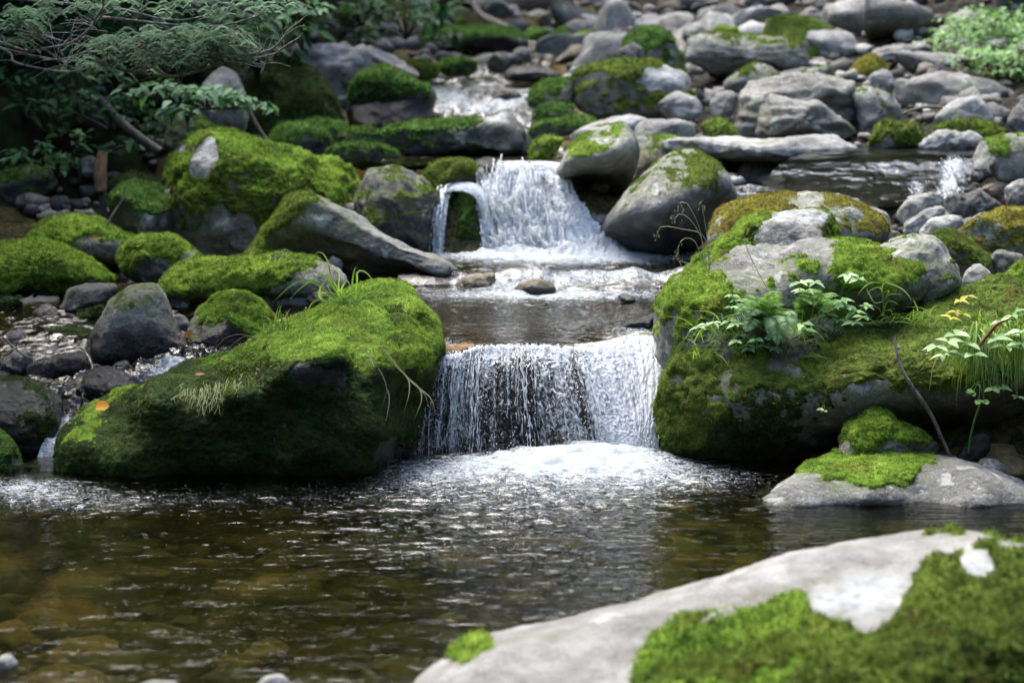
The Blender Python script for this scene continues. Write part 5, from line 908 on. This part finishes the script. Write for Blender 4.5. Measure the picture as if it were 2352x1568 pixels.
g.build('blades', M['grass'], t)
s_ = MB()
for b in ([(1000, 700), (700, 400), (380, 150), (240, 88), (110, 130)], [(760, 680), (560, 450), (400, 210)], [(930, 560), (860, 300), (850, 240)]): s_.tube(pv(crop5(b), 8.74), .0012, 14, 4)
for k in range(26):
    a0 = A_([rv.uniform(110, 300), rv.uniform(85, 110)]); s_.tube(pv(crop5([a0, a0 + (rv.normal() * 15 - 20, rv.uniform(30, 110))]), 8.74), (.0004, .0014), 4, 4, a=.6)
s_.build('stalks', M['straw'], t)
t = empty('grass_tuft', P(640, 778, 8.62), 'short wispy grass tuft at the step of the wedge boulder behind the hanging rootlets', 'grass tuft'); g = MB()
for k in range(70):
    b0 = A_([rv.uniform(604, 662), 0]); b0[1] = 790 - (b0[0] - 604) * .25 + rv.normal() * 8; d = A_([rv.normal() * 22, -rv.uniform(18, 75)])
    g.blade(pv([b0, b0 + d * .6, b0 + d + A_([d[0] * .6, abs(d[0]) * .5])], 8.5), rv.uniform(.0015, .0035), 8, rv.uniform(0, 1))
for b in ([(640, 770), (652, 745), (662, 716)], [(628, 765), (632, 735), (640, 700)]): g.blade(pv(b, 8.55), .003, 8, .6)
g.build('blades', M['grass'], t)
t = empty('grass_stalks', P(590, 795, 8.6), 'thin arching seed stalks leaning over the step of the wedge boulder', 'grass tuft'); s_ = MB()
for b in ([(600, 783), (560, 768), (520, 775), (495, 800), (482, 815)], [(598, 785), (565, 772), (535, 790), (520, 812)], [(605, 780), (575, 776), (550, 800)]):
    s_.tube(pv(b, 8.55), .001, 12, 4)
    for k in range(14): a0 = A_(b[-1]) + A_([rv.uniform(0, 45), rv.uniform(-28, 0)]); s_.tube(pv([a0, a0 + (rv.normal() * 6, rv.uniform(4, 12))], 8.55), (.0005, .0016), 3, 4)
s_.build('stalks', M['straw'], t)
t = empty('hanging_grass', P(900, 830, 8.15), 'pale bent grass blades hanging down the corner of the wedge boulder', 'grass tuft'); g = MB()
for b in ([(812, 788), (845, 812), (872, 850), (888, 890), (878, 935)], [(880, 800), (905, 830), (940, 872), (975, 905), (986, 940)], [(906, 838), (936, 868), (940, 900), (928, 945)], [(930, 862), (962, 890), (968, 920), (950, 965)], [(820, 792), (850, 820), (862, 860), (856, 885)], [(870, 850), (893, 905), (890, 950), (884, 970)], [(905, 832), (950, 880), (990, 915), (1000, 955)]): g.blade(pv(b, (8.1, 8.02)), .0026, 14, rv.uniform(.3, 1))
g.build('blades', M['straw'], t)
t = empty('rootlets', P(480, 905, 8.05), 'pale hanging rootlets under the moss edge of the wedge boulder', 'rootlets'); g = MB()
for k in range(60):
    x0 = rv.uniform(415, 560); y0 = 897 - (x0 - 428) * .22 + rv.normal() * 6; L = rv.uniform(25, 80) * (1.15 - abs(x0 - 490) / 90)
    pts = [(x0, y0)]
    for j in range(4): pts.append((pts[-1][0] + rv.normal() * 5 - 2, pts[-1][1] + L / 4))
    g.tube(pv(pts, (8.08, 7.96)), (.0011, .0006), 10, 4, a=rv.rand())
    if rv.rand() < .5: q_ = A_(pts[2]); g.tube(pv([q_, q_ + (rv.normal() * 14, rv.uniform(4, 16))], 7.98), (.001, .0006), 4, 4, a=rv.rand())
g.build('roots', M['sedge'], t)
def loose_leaf(label, c, Y, L, mat, d, nrm, round_=False):
    b = MB(); c0 = P(c[0], c[1], Y); d = A_(d, float); d /= np.linalg.norm(d); b.leaf(c0 - d * L / 2, d, nrm, L, L * (.85 if round_ else .5), .5, .1, round_)
    o = b.build('fallen_leaf', M[mat], None, origin=c0); tag(o, label, 'fallen leaf')
loose_leaf('orange fallen leaf lying on the low end of the wedge boulder', (236, 931), 8.16, .055, 'orange', (1, -.1, .1), (0, -.8, .6), True)
loose_leaf('reddish brown curled leaf on the bare strip of the wedge boulder', (460, 858), 8.3, .045, 'brownleaf', (1, .2, .1), (-.1, -.6, .8))
loose_leaf('tiny dark red leaf on the moss near the bare strip', (388, 877), 8.32, .02, 'brownleaf', (.5, .2, .5), (0, -.8, .6))
loose_leaf('pinkish leaf lying on the domed mossy boulder', (218, 545), 11.15, .05, 'brownleaf', (1, 0, .2), (0, -.8, .6))
loose_leaf('white withered leaf on the moss under the yellow leaved plant', (2155, 808 - 20), 8.28, .06, 'straw', (.8, .1, -.5), (0, -.9, .5))
loose_leaf('brown wet leaf stuck between cone shaped and black mossy boulders', (433, 765), 9.35, .06, 'brownleaf', (.6, 0, .8), (0, -1, .1))

# plants on the ledge boulder
def herb(name, label, base, whorls, Y, L, W, mat, n=5, group=None, cat='plant', round_=False, droop=.35):
    """stems from base to each whorl, leaves spread round the tip"""
    L *= .8; W *= .8
    t = empty(name, P(base[0], base[1], Y + .1), label, cat, group); st = MB(); lf = MB()
    for (x, y) in whorls:
        yy = Y - .05 + rv.uniform(-.06, .04); b0 = P(base[0] + rv.normal() * 6, base[1] + rv.normal() * 3, Y + .08); tip = P(x, y, yy)
        st.tube([b0, (b0 + tip) / 2 + A_([0, -.02, .03]), tip], (.0022, .0012), 8, 4, a=.4)
        a0 = rv.uniform(0, 6.28)
        for k in range(n):
            a = a0 + k * 6.28 / n + rv.normal() * .25; d = A_([math.cos(a), math.sin(a) * .75 - .3, .12 + rv.normal() * .15]); s = rv.uniform(.75, 1.2)
            lf.leaf(tip, d, A_([rv.normal() * .2, -.35, 1]), L * s, W * s, rv.uniform(0, 1), droop, round_)
    st.build('stems', M['leaf'], t); lf.build('leaves', M[mat], t); return t
def fern(label, base, tips, Y, mat='fern'):
    t = empty('fern', P(base[0], base[1], Y + .1), label, 'fern'); st = MB(); lf = MB()
    for (x, y) in tips:
        b0 = P(base[0] + rv.normal() * 8, base[1] + rv.normal() * 4, Y + .06); tp = P(x, y, Y + rv.uniform(-.22, -.08)); ln = np.linalg.norm(tp - b0)
        ax = catmull([b0, (b0 * .45 + tp * .55) + A_([0, -.02, .22 * ln]), tp], 26); st.tube(ax, (.0015, .0006), 26, 4, spline=False, a=.4)
        d = np.gradient(ax, axis=0); d /= np.linalg.norm(d, axis=1)[:, None]
        sd_ = np.cross(d, A_([.1, -.35, 1.])); sd_ /= np.linalg.norm(sd_, axis=1)[:, None]
        for i in range(5, 26):
            u = (i - 5) / 20; L = .30 * ln * (1 - u) ** .7 * (.45 + .55 * min(1, u * 5)) + .004
            for s in (-1, 1): lf.leaf(ax[i], s * sd_[i] + .45 * d[i], np.cross(sd_[i], d[i]) * 1.0, L, L * .15 + .0015, rv.uniform(.1, .9), .2)
    st.build('stems', M['leaf'], t); lf.build('fronds', M[mat], t); return t
fern('feathery fern spreading across the middle of the ledge boulder face', (1745, 770), [(1690, 712), (1705, 695), (1728, 682), (1758, 690), (1775, 672), (1800, 700), (1680, 735), (1712, 760), (1720, 725), (1790, 668)], 8.42)
fern('fern with a drooping frond right below the herb cluster of the ledge boulder', (1778, 735), [(1800, 785), (1812, 770), (1765, 765), (1830, 740), (1785, 790)], 8.36)
fern('lacy fern between the ledge boulder and its broad leaved herbs', (1850, 745), [(1905, 690), (1880, 672), (1925, 680), (1870, 700), (1935, 705), (1900, 715), (1850, 690)], 8.46)
herb('herb', 'broad leaved herb with large oval leaves low in the fern cluster', (1838, 800), [(1842, 745), (1850, 758)], 8.34, .07, .034, 'leaf', 5)
herb('herb', 'herb with many toothed leaves at the end of the fern cluster', (1920, 770), [(1900, 722), (1925, 735), (1945, 705), (1965, 715), (1980, 728), (1935, 690), (1915, 705), (1960, 740), (1990, 705)], 8.44, .06, .032, 'leaf', 5)
herb('herb', 'herb with pale leaf whorl above the fern, under the moss rim', (1835, 720), [(1838, 650), (1872, 648), (1850, 668)], 8.46, .07, .03, 'leaf_pale', 5)
herb('herb', 'tall herb with three bright leaves against the moss rim', (1935, 700), [(1948, 632), (1972, 640)], 8.46, .06, .035, 'leaf_pale', 4)
herb('herb', 'pale sprig reaching out at the water side of the ledge boulder', (1660, 770), [(1622, 745), (1604, 752), (1640, 740)], 8.36, .055, .024, 'leaf_pale', 4)
herb('herb', 'yellowish whorled herb in the middle of the ledge boulder face', (1690, 790), [(1676, 738), (1690, 744)], 8.36, .065, .024, 'leaf_pale', 5)
herb('herb', 'small herb with star shaped leaves below the bare rock patch', (1680, 720), [(1682, 678), (1690, 690), (1680, 705)], 8.44, .045, .02, 'leaf', 5)
herb('herb', 'lobed low herb carpeting the foot of the fern cluster', (1740, 800), [(1700, 770), (1735, 780), (1770, 775), (1755, 795), (1720, 800), (1690, 785), (1800, 775), (1780, 800)], 8.36, .045, .034, 'fern', 5)
herb('herb', 'round leaved seedlings hanging in front of the dark undercut', (2255, 880), [(2232, 905), (2248, 922), (2262, 925), (2225, 900), (2280, 895)], 8.0, .035, .034, 'leaf', 2, round_=True)
herb('herb', 'five leaved sprig dangling over the dark undercut at the frame edge', (2290, 860), [(2338, 912), (2300, 890)], 8.0, .05, .028, 'leaf', 5)
herb('herb', 'tiny round leaved seedling on the dark face of the low boulder', (1890, 945), [(1884, 940), (1892, 944)], 8.12, .025, .024, 'leaf_pale', 2, round_=True)
herb('shrub_sprig', 'pale green sprig with big oval leaves arching over the low boulder', (2300, 850), [(2150, 795), (2178, 785), (2200, 812), (2220, 790), (2195, 770), (2165, 815), (2235, 815)], 7.98, .085, .042, 'leaf_pale', 3, cat='plant', droop=.3)
herb('shrub_sprig', 'pale sprig of pointed leaves at the frame edge above the grass tuft', (2330, 860), [(2290, 780), (2320, 770), (2345, 760), (2310, 795), (2350, 790)], 7.98, .09, .042, 'leaf_pale', 3, cat='plant', droop=.3)
herb('shrub_sprig', 'light leaf cluster at the frame edge over the mossy top', (2340, 790), [(2325, 725), (2348, 712), (2300, 738)], 8.2, .075, .036, 'leaf_pale', 3, cat='plant')
herb('shrub_sprig', 'yellow leaved sprig on the mossy top of the low boulder', (2270, 775), [(2205, 690), (2222, 680), (2195, 715), (2212, 722), (2185, 730)], 8.3, .065, .03, 'leaf_yellow', 3, cat='plant')
t = empty('grass_tuft', P(2300, 800, 8.1), 'thick drooping grass tuft at the frame edge on the low boulder', 'grass tuft'); g = MB()
for k in range(330):
    b0 = A_([rv.uniform(2225, 2440), rv.uniform(760, 815)]); d = A_([rv.normal() * 38 - 8, rv.uniform(25, 125)])
    g.blade(pv([b0, b0 + A_([d[0] * .4, -rv.uniform(0, 28)]), b0 + A_([d[0] * .85, d[1] * .35]), b0 + d], (8.12, 7.98, 7.93)), rv.uniform(.0018, .0038), 10, rv.uniform(0, 1))
for k in range(60):
    b0 = A_([rv.uniform(2240, 2400), rv.uniform(750, 790)]); d = A_([rv.normal() * 40, -rv.uniform(20, 90)]); g.blade(pv([b0, b0 + d * .6, b0 + d + A_([d[0] * .5, 25])], (8.15, 8.1)), rv.uniform(.002, .0035), 8, rv.uniform(0, 1))
g.build('blades', M['grass'], t)
t = empty('grass_tuft', P(1720, 810, 8.36), 'sparse grass tuft mixed into the fern cluster', 'grass tuft'); g = MB()
for k in range(150):
    b0 = A_([rv.uniform(1590, 1900), rv.uniform(740, 830)]); d = A_([rv.normal() * 30, -rv.uniform(10, 60)]); g.blade(pv([b0, b0 + d * .6, b0 + d + A_([d[0] * .7, rv.uniform(5, 45)])], (8.4, 8.3)), rv.uniform(.0013, .0028), 8, rv.uniform(0, 1))
g.build('blades', M['grass'], t)
t = empty('grass_tuft', P(2015, 720, 8.6), 'yellowish grass clump in the nook below the moss rim', 'grass tuft'); g = MB()
def c2(b): return crop5(b, 1928.6, 639.8)
for b in ([(550, 500), (560, 280), (540, 110), (600, 45), (800, 45)], [(560, 300), (520, 120), (400, 140), (355, 215)], [(560, 280), (630, 150), (560, 180)], [(550, 290), (440, 300), (330, 100), (220, 230)][:3], [(550, 500), (600, 300), (700, 300), (760, 350)], [(570, 280), (640, 200), (800, 200)], [(545, 60), (400, 50), (290, 130), (220, 230)], [(590, 45), (760, 110), (870, 200), (915, 290)], [(1010, 500), (990, 380), (930, 250)], [(880, 550), (910, 460), (960, 470)], [(460, 595), (560, 510), (680, 490)], [(630, 590), (680, 520), (720, 465)], [(920, 540), (1000, 440), (1100, 440), (1170, 500)]): g.blade(pv(c2(b), (8.55, 8.5)), .0032, 12, rv.uniform(.4, 1))
for k in range(50):
    b0 = A_([rv.uniform(1990, 2160), rv.uniform(725, 750)]); d = A_([rv.normal() * 22, -rv.uniform(8, 40)]); g.blade(pv([b0, b0 + d * .6, b0 + d + A_([d[0] * .7, 12])], (8.55, 8.5)), rv.uniform(.0013, .0025), 7, rv.uniform(0, 1))
g.build('blades', M['grass'], t)
t = empty('grass_stalks', P(1620, 640, 9.0), 'fine seed stalks arching over the mossy tail of the lichen crowned boulder', 'grass tuft'); s_ = MB()
for b in ([(1625, 640), (1615, 560), (1590, 510), (1562, 490), (1550, 505)], [(1622, 640), (1608, 530), (1580, 470), (1566, 462), (1558, 480)], [(1630, 635), (1618, 545), (1560, 525), (1520, 520), (1510, 535)], [(1632, 630), (1622, 530), (1612, 470)], [(1620, 640), (1600, 560), (1570, 548), (1555, 575)], [(1628, 640), (1632, 560), (1640, 520)], [(1660, 615), (1680, 590), (1700, 600)], [(1600, 650), (1590, 610), (1560, 600)]):
    s_.tube(pv(b, 8.95), .0011, 14, 4, a=.7)
    for k in range(8): a0 = A_(b[-1]) + rv.normal(size=2) * 7; s_.tube(pv([a0, a0 + (rv.normal() * 3, rv.uniform(3, 9))], 8.95), (.0005, .0017), 3, 4, a=.8)
s_.build('stalks', M['straw'], t)
def stick(name, label, pts, Y, r, mat='stick', n=20, twigs=0, cat='stick'):
    b = MB(); p = pv(pts, Y); b.tube(p, r, n, 7)
    for k in range(twigs):
        i = rv.randint(1, len(p)); b.tube([p[i], p[i] + A_([rv.normal() * .05, 0, rv.normal() * .05])], (np.atleast_1d(r)[-1] * .6, .001), 4, 4)
    o = b.build(name, M[mat], None, origin=p[0]); return tag(o, label, cat)
stick('stick', 'dry bent stick leaning against the dark undercut of the low boulder', [(2054, 772), (2058, 800), (2063, 822), (2073, 852), (2096, 890), (2120, 922), (2145, 965), (2165, 1010), (2184, 1050)], (8.02, 7.98, 8.02), (.006, .009, .007), twigs=3)
stick('stem', 'thin dark plant stem leaning across the moss rim of the ledge boulder', [(1707, 548), (1724, 590), (1745, 632), (1768, 672)], (8.6, 8.4), .0022, 'brownleaf' if False else 'stick', 12)
stick('stem', 'smooth green double stem hanging down to the dark leaning stone', [(2256, 920), (2240, 960), (2228, 1010), (2224, 1040)], (8.0, 8.0), .005, 'leaf', 12)
stick('dead_leaf_blade', 'dry orange brown leaf blade bent over the sprigs at the frame edge', [(2245, 800), (2268, 770), (2290, 745), (2320, 733)], (7.95, 8.0), (.004, .009, .003), 'brownleaf', 12)
stick('stick', 'thin pale stick leaning behind the giant mossy boulder', [(565, 235), (580, 270), (600, 305), (622, 336)], 12.9, (.014, .012), twigs=0)
stick('stick', 'thin pale twig standing before the mossy boulder in deep shade', [(246, 516), (262, 488), (280, 460), (288, 430)], 11.5, (.008, .005))
stick('fallen_branch', 'mossy branch slanting down through the dark bank', [(225, 225), (262, 268), (310, 310), (366, 350)], 13.0, (.03, .035), 'log', cat='branch')
stick('fallen_log', 'fallen dark log lying across the far creek at the top edge', [(1075, 38), (1150, 18), (1230, 2), (1330, -22)], (24.5, 26), (.18, .22), 'log', 16, cat='log')
stick('fallen_branch', 'thin grey branch hanging from the fallen log over the far bank', [(1082, 0), (1100, 30), (1125, 48), (1160, 62), (1212, 92)], (23, 21), (.03, .05, .02), 'stick', cat='branch')
stick('stick', 'bare grey stick lying on the pale rubble boulder', [(858, 132), (890, 150), (925, 165), (958, 180)], 16.2, (.03, .04), 'stick')
stick('stick', 'bleached stick lying before the very long pale boulder', [(2072, 262), (2100, 252), (2130, 246), (2165, 248)], 13.3, (.008, .012), 'straw')
stick('twig', 'thin twig over the pale wet stone of the bank trickles', [(0, 768), (25, 790), (50, 812), (82, 826)], 9.1, .004)
st = empty('tree_stump', P(232, 420, 12.2), 'upright broken stump with orange brown top and dark foot', 'stump')
b = MB(); b.tube(pv([(232, 438), (230, 400), (233, 370), (236, 347)], 12.2), (.034, .042, .036, .03), 14, 9); b.build('broken_top', M['wood'], st)
b = MB(); b.tube(pv([(240, 500), (237, 470), (233, 436)], 12.25), (.026, .02, .026), 10, 8); b.build('foot', M['log'], st)

# conifer reaching in from the dark bank: trunk outside the picture, bare lower twigs, feathery sprays
con = empty('conifer_tree', (-3.7, 9.9, 1.0), 'conifer with bare grey twigs and feathery dark sprays reaching over the bank', 'tree')
b = MB(); b.tube([(-3.7, 9.9, .6), (-3.68, 9.92, 2.5), (-3.6, 9.95, 5), (-3.6, 10, 9)], (.17, .14, .11, .06), 20, 10); b.tube([(-3.65, 9.92, 3.2), (-3.0, 10.1, 3.7), (-2.3, 10.3, 3.6)], (.05, .03, .015), 12, 6); b.tube([(-3.62, 9.95, 4.2), (-3.2, 10.6, 4.6), (-2.4, 11, 4.5)], (.05, .03, .015), 12, 6); b.build('trunk', M['log'], con)
A1 = lambda pts: cv('A', pts)
tws = [([(-700, 150), (0, 330), (90, 420), (200, 455), (420, 490), (560, 480), (660, 430)], (9.9, 9.5), .006), ([(-700, 60), (0, 290), (190, 350), (350, 325), (480, 295), (600, 210), (660, 110), (710, 40), (690, -30)], (9.9, 9.4), .006),
    ([(-700, 120), (200, 380), (680, 430), (830, 480), (1050, 520), (1170, 525), (1300, 500), (1500, 370), (1600, 300)], (9.9, 9.6), .006), ([(800, 470), (1200, 520), (1560, 420), (1700, 405), (1870, 370), (1960, 310), (2040, 260), (2070, 225)], (9.7, 9.5), .005), ([(1650, 410), (1720, 375), (1850, 340), (1920, 280), (1980, 200), (2060, 140), (2085, 105)], (9.55, 9.45), .004),
    ([(-700, -80), (400, 20), (740, 50), (900, 80), (1100, 130), (1280, 135), (1500, 80), (1650, 20)], (10, 9.8), .006), ([(700, 120), (1180, 170), (1400, 185), (1600, 160), (1760, 110), (1900, 55)], (9.9, 9.7), .005), ([(440, 300), (480, 250), (490, 200)], (9.5, 9.45), .003), ([(300, 410), (420, 405), (530, 375)], (9.5, 9.4), .003), ([(450, 480), (455, 440), (458, 410)], (9.5, 9.5), .003), ([(1790, 420), (1805, 450), (1780, 500)], (9.5, 9.5), .003), ([(1720, 370), (1770, 355), (1810, 320)], (9.5, 9.45), .003), ([(630, 200), (632, 165), (630, 145)], (9.4, 9.4), .003), ([(0, 200), (250, 230), (420, 280)], (9.6, 9.5), .004), ([(800, 450), (900, 340), (1050, 280)], (9.6, 9.55), .004), ([(900, 480), (960, 420), (980, 370)], (9.6, 9.55), .003)]
b = MB(); anchors = []
for pts, Yt, r in tws:
    p = pv(A1(pts), Yt); b.tube(p, (r * 1.6, r * 1.25, r * .6), 40, 6); c = catmull(p, 60)
    for k in range(9):
        i = rv.randint(8, 58); e = c[i] + A_([rv.normal() * .09, rv.normal() * .06, rv.normal() * .06 + .03]); b.tube([c[i], (c[i] + e) / 2 + A_([0, 0, .012]), e], (r * .4, .001), 7, 4)
b.build('twigs', M['twig'], con)
nb_ = MB()
def spray(c, d, L, mb, nl=15, w=.0055):
    ax = catmull([c, c + d * L * .5 + A_([0, 0, .012]), c + d * L - A_([0, 0, L * .2])], nl); sd_ = np.cross(d, A_([rv.normal() * .25, -.3, 1.])); sd_ /= np.linalg.norm(sd_); a = rv.uniform(0, 1)
    for i in range(1, nl):
        for s in (-1, 1):
            e = ax[i] + (s * sd_ + d * .7) * (.013 if w < .01 else .03) * rv.uniform(.7, 1.5); q_ = np.cross(e - ax[i], A_([0, -.5, 1.])); q_ = q_ / (np.linalg.norm(q_) + 1e-9) * w
            m_ = (ax[i] + e) / 2; mb.add([ax[i], m_ - q_, e, m_ + q_], [(0, 1, 2, 3)], a=a + rv.uniform(-.25, .25))
for (x0, y0, x1, y1, n_, sl) in ((0, 60, 280, 190, 100, 0), (560, 240, 1100, 480, 230, 40), (900, 200, 1680, 330, 300, 0), (1100, 300, 1640, 470, 210, -60), (200, 0, 800, 90, 70, 0), (800, 0, 1700, 110, 90, 0), (1550, 0, 2000, 90, 60, 0), (0, 180, 200, 300, 40, 0)):
    for k in range(int(n_ * .7)):
        u = rv.rand(); q_ = cv('A', [(x0 + (x1 - x0) * u, y0 + (y1 - y0) * rv.rand() + sl * u)])[0]; c = P(q_[0], q_[1], rv.uniform(9.4, 10.0)); a = rv.uniform(-.9, .7) + (0 if rv.rand() < .7 else math.pi)
        spray(c, A_([math.cos(a), math.sin(a) * .6 - .2, rv.normal() * .15]), rv.uniform(.05, .11), nb_)
for k in range(900):  # unseen upper boughs, added to shade the sprays below
    c = A_([rv.uniform(-4.4, -2.7), rv.uniform(9.6, 11.2), 0]); c[2] = 3.4 + .9 * rv.rand() + .3 * abs(c[0] + 3); a = rv.uniform(0, 6.28); spray(c, A_([math.cos(a), math.sin(a), -.1]), rv.uniform(.2, .35), nb_, 9, .02)
nb_.build('sprays', M['needle'], con)
for (x, y) in ((1620, 240), (790, 318)):
    b = MB(); q_ = cv('A', [(x, y)])[0]; c = P(q_[0], q_[1], 9.5)
    for k in range(16): d = rdir(-.4); b.leaf(c + rv.normal(size=3) * A_([.022, .01, .008]), d, rdir(.4), .03, .008, rv.rand(), .3)
    b.build('withered_tip', M['brownleaf'], con)

# shrubs and leafy boughs of the dark bank
def leafy(name, label, cat, blobs, Y, n, L, mat, group=None, dy=.8, stems=True, flat=.6):
    c0 = P(blobs[0][0], blobs[0][1] + blobs[0][3], Y); t = empty(name, c0, label, cat, group); lf = MB(); st = MB(); tot = sum(bb[2] * bb[3] for bb in blobs)
    for (x, y, rx, ry) in blobs:
        k_n = max(4, int(n * rx * ry / tot)); sub = rv.normal(size=(max(3, k_n // 14), 3)) * A_([.5, .5, .5]); bc = P(x, y, Y); sc = A_([rx / F * Y, dy, ry / F * Y])
        if stems:
            for s in sub: st.tube([bc + A_([0, .1, -sc[2] * 1.2]), bc + s * sc * .5 + A_([0, 0, -.05]), bc + s * sc], (.012, .004), 7, 4)
        for k in range(k_n):
            s = sub[rv.randint(len(sub))]; c = bc + (s + rv.normal(size=3) * .22) * sc
            d = A_([rv.normal(), rv.normal() * .7 - .3, rv.normal() * .25 - .1]); lf.leaf(c, d, A_([rv.normal() * .3, -.35 + rv.normal() * .3, 1]), L * rv.uniform(.6, 1.3), L * .55 * rv.uniform(.7, 1.2), rv.uniform(0, 1), .3)
    if stems: st.build('stems', M['log'], t)
    lf.build('foliage', M[mat], t); return t
leafy('maple_bough', 'pale cool green maple bough below the conifer twigs', 'bough', [(470, 215, 95, 28), (400, 200, 70, 22), (530, 225, 55, 20), (440, 245, 60, 14)], 12.6, 260, .085, 'leaf_cool', dy=.25)
leafy('maple_bough', 'light maple leaf fan at the top beside the dark hollow', 'bough', [(735, 18, 45, 14), (690, 30, 35, 16)], 13.5, 60, .11, 'leaf_cool', dy=.15)
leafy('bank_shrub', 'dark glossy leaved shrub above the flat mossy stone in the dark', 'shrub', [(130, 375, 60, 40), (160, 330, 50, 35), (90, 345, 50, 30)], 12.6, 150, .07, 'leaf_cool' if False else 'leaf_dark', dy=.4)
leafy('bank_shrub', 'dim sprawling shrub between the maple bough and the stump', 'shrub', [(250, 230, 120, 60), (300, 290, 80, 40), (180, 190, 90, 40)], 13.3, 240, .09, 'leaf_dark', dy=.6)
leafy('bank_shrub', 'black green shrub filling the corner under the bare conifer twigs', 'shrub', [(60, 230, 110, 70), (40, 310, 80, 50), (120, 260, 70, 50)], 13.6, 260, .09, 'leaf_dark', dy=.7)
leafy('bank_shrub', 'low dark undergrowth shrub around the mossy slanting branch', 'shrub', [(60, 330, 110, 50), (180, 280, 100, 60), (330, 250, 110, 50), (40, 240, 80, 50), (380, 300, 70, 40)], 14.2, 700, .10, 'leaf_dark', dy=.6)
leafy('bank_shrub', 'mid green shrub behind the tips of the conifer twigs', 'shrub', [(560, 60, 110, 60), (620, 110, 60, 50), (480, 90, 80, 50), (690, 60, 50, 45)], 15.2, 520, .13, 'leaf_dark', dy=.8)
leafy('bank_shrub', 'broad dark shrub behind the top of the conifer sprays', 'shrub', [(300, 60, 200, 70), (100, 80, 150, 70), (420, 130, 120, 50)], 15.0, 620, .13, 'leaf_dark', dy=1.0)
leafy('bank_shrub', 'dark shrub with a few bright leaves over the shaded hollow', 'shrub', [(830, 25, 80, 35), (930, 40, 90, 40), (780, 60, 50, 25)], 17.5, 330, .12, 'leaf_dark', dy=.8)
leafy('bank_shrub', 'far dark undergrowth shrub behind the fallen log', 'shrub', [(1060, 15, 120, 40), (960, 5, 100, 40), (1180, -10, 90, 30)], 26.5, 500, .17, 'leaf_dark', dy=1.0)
leafy('bank_shrub', 'far green shrub beside the reddish leaf bank', 'shrub', [(1470, 8, 70, 26), (1400, -5, 60, 24)], 25.5, 260, .17, 'leaf', dy=.8)
leafy('fern_bush', 'bright green fern bush crowding the sloping pale boulder', 'shrub', [(2240, 110, 80, 45), (2320, 80, 80, 55), (2180, 105, 45, 32), (2330, 150, 60, 40), (2280, 50, 60, 40), (2215, 70, 50, 30), (2250, 150, 60, 25)], 16.6, 2600, .06, 'leaf', dy=.7)
leafy('fern_bush', 'leafy green fern bush hanging over the end of the long smooth grey boulder', 'shrub', [(2300, 140, 60, 32), (2335, 165, 45, 30), (2215, 122, 60, 16), (2350, 120, 40, 40)], 15.0, 800, .055, 'leaf', dy=.4)
leafy('fern_bush', 'small fern growing at the edge of the long smooth grey boulder', 'shrub', [(2330, 190, 50, 30), (2370, 165, 50, 40)], 16.2, 260, .09, 'leaf', dy=.4)

# unseen bank trees, crowns placed and thickened to shade the dark bank
def tree(label, x, y, crown, n, L, seed, h=7.5):
    r = np.random.RandomState(seed); z0 = float(ground_z(x, y)); t = empty('bank_tree', (x, y, z0), label, 'tree', None)
    b = MB(); b.tube([(x, y, z0 - .2), (x + .1, y - .1, z0 + 2), (x + .3, y - .1, z0 + h * .6), (x + .4, y, z0 + h)], (.2, .16, .12, .04), 16, 9)
    lf = MB()
    for (cx_, cy2, cz, rx, ry, rz) in crown:
        c = A_([cx_, cy2, cz]); b.tube([(x + .15, y - .1, min(cz, z0 + h * .8)), (c + A_([x, y, cz])) / 2 + A_([0, 0, .3]), c], (.07, .03), 9, 6)
        for k in range(n // len(crown)):
            q_ = r.normal(size=3); q_ /= np.linalg.norm(q_); p = c + q_ * A_([rx, ry, rz]) * r.rand() ** .45
            d = r.normal(size=3) * A_([1, 1, .4]); lf.leaf(p, d, r.normal(size=3) * .5 + A_([0, 0, 1]), L * r.uniform(.6, 1.3), L * .6, r.rand(), .25)
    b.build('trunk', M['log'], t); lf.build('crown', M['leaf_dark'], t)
tree('unseen broadleaf tree shading the dark bank around the stump', -4.6, 12.6, [(-4.3, 14.6, 4.0, 1.6, 1.6, .5), (-5.0, 13.4, 4.6, 1.6, 1.6, .7), (-3.9, 16.2, 4.3, 1.5, 1.4, .5), (-5.0, 12.2, 4.4, 1.3, 1.3, .7), (-6.0, 15.0, 5.0, 1.5, 2.0, .8)], 9000, .24, 41)
tree('unseen broadleaf tree shading the bank behind the maple bough', -4.8, 16.5, [(-3.6, 17.2, 4.6, 1.7, 1.8, .6), (-4.8, 16.8, 6.0, 1.8, 1.7, 1.0), (-3.0, 18, 5.4, 1.3, 1.5, .8), (-4.2, 15.4, 5.0, 1.2, 1.2, .7)], 8000, .26, 42)
tree('unseen broadleaf tree shading the hollow upstream', -4.6, 21.0, [(-3.2, 20.5, 5.6, 1.8, 1.8, .9), (-4.6, 21.5, 6.6, 2, 1.8, 1.0), (-2.2, 21.8, 5.8, 1.6, 1.6, .8), (-1.4, 24.5, 6.2, 1.8, 1.8, .8)], 3200, .25, 43)
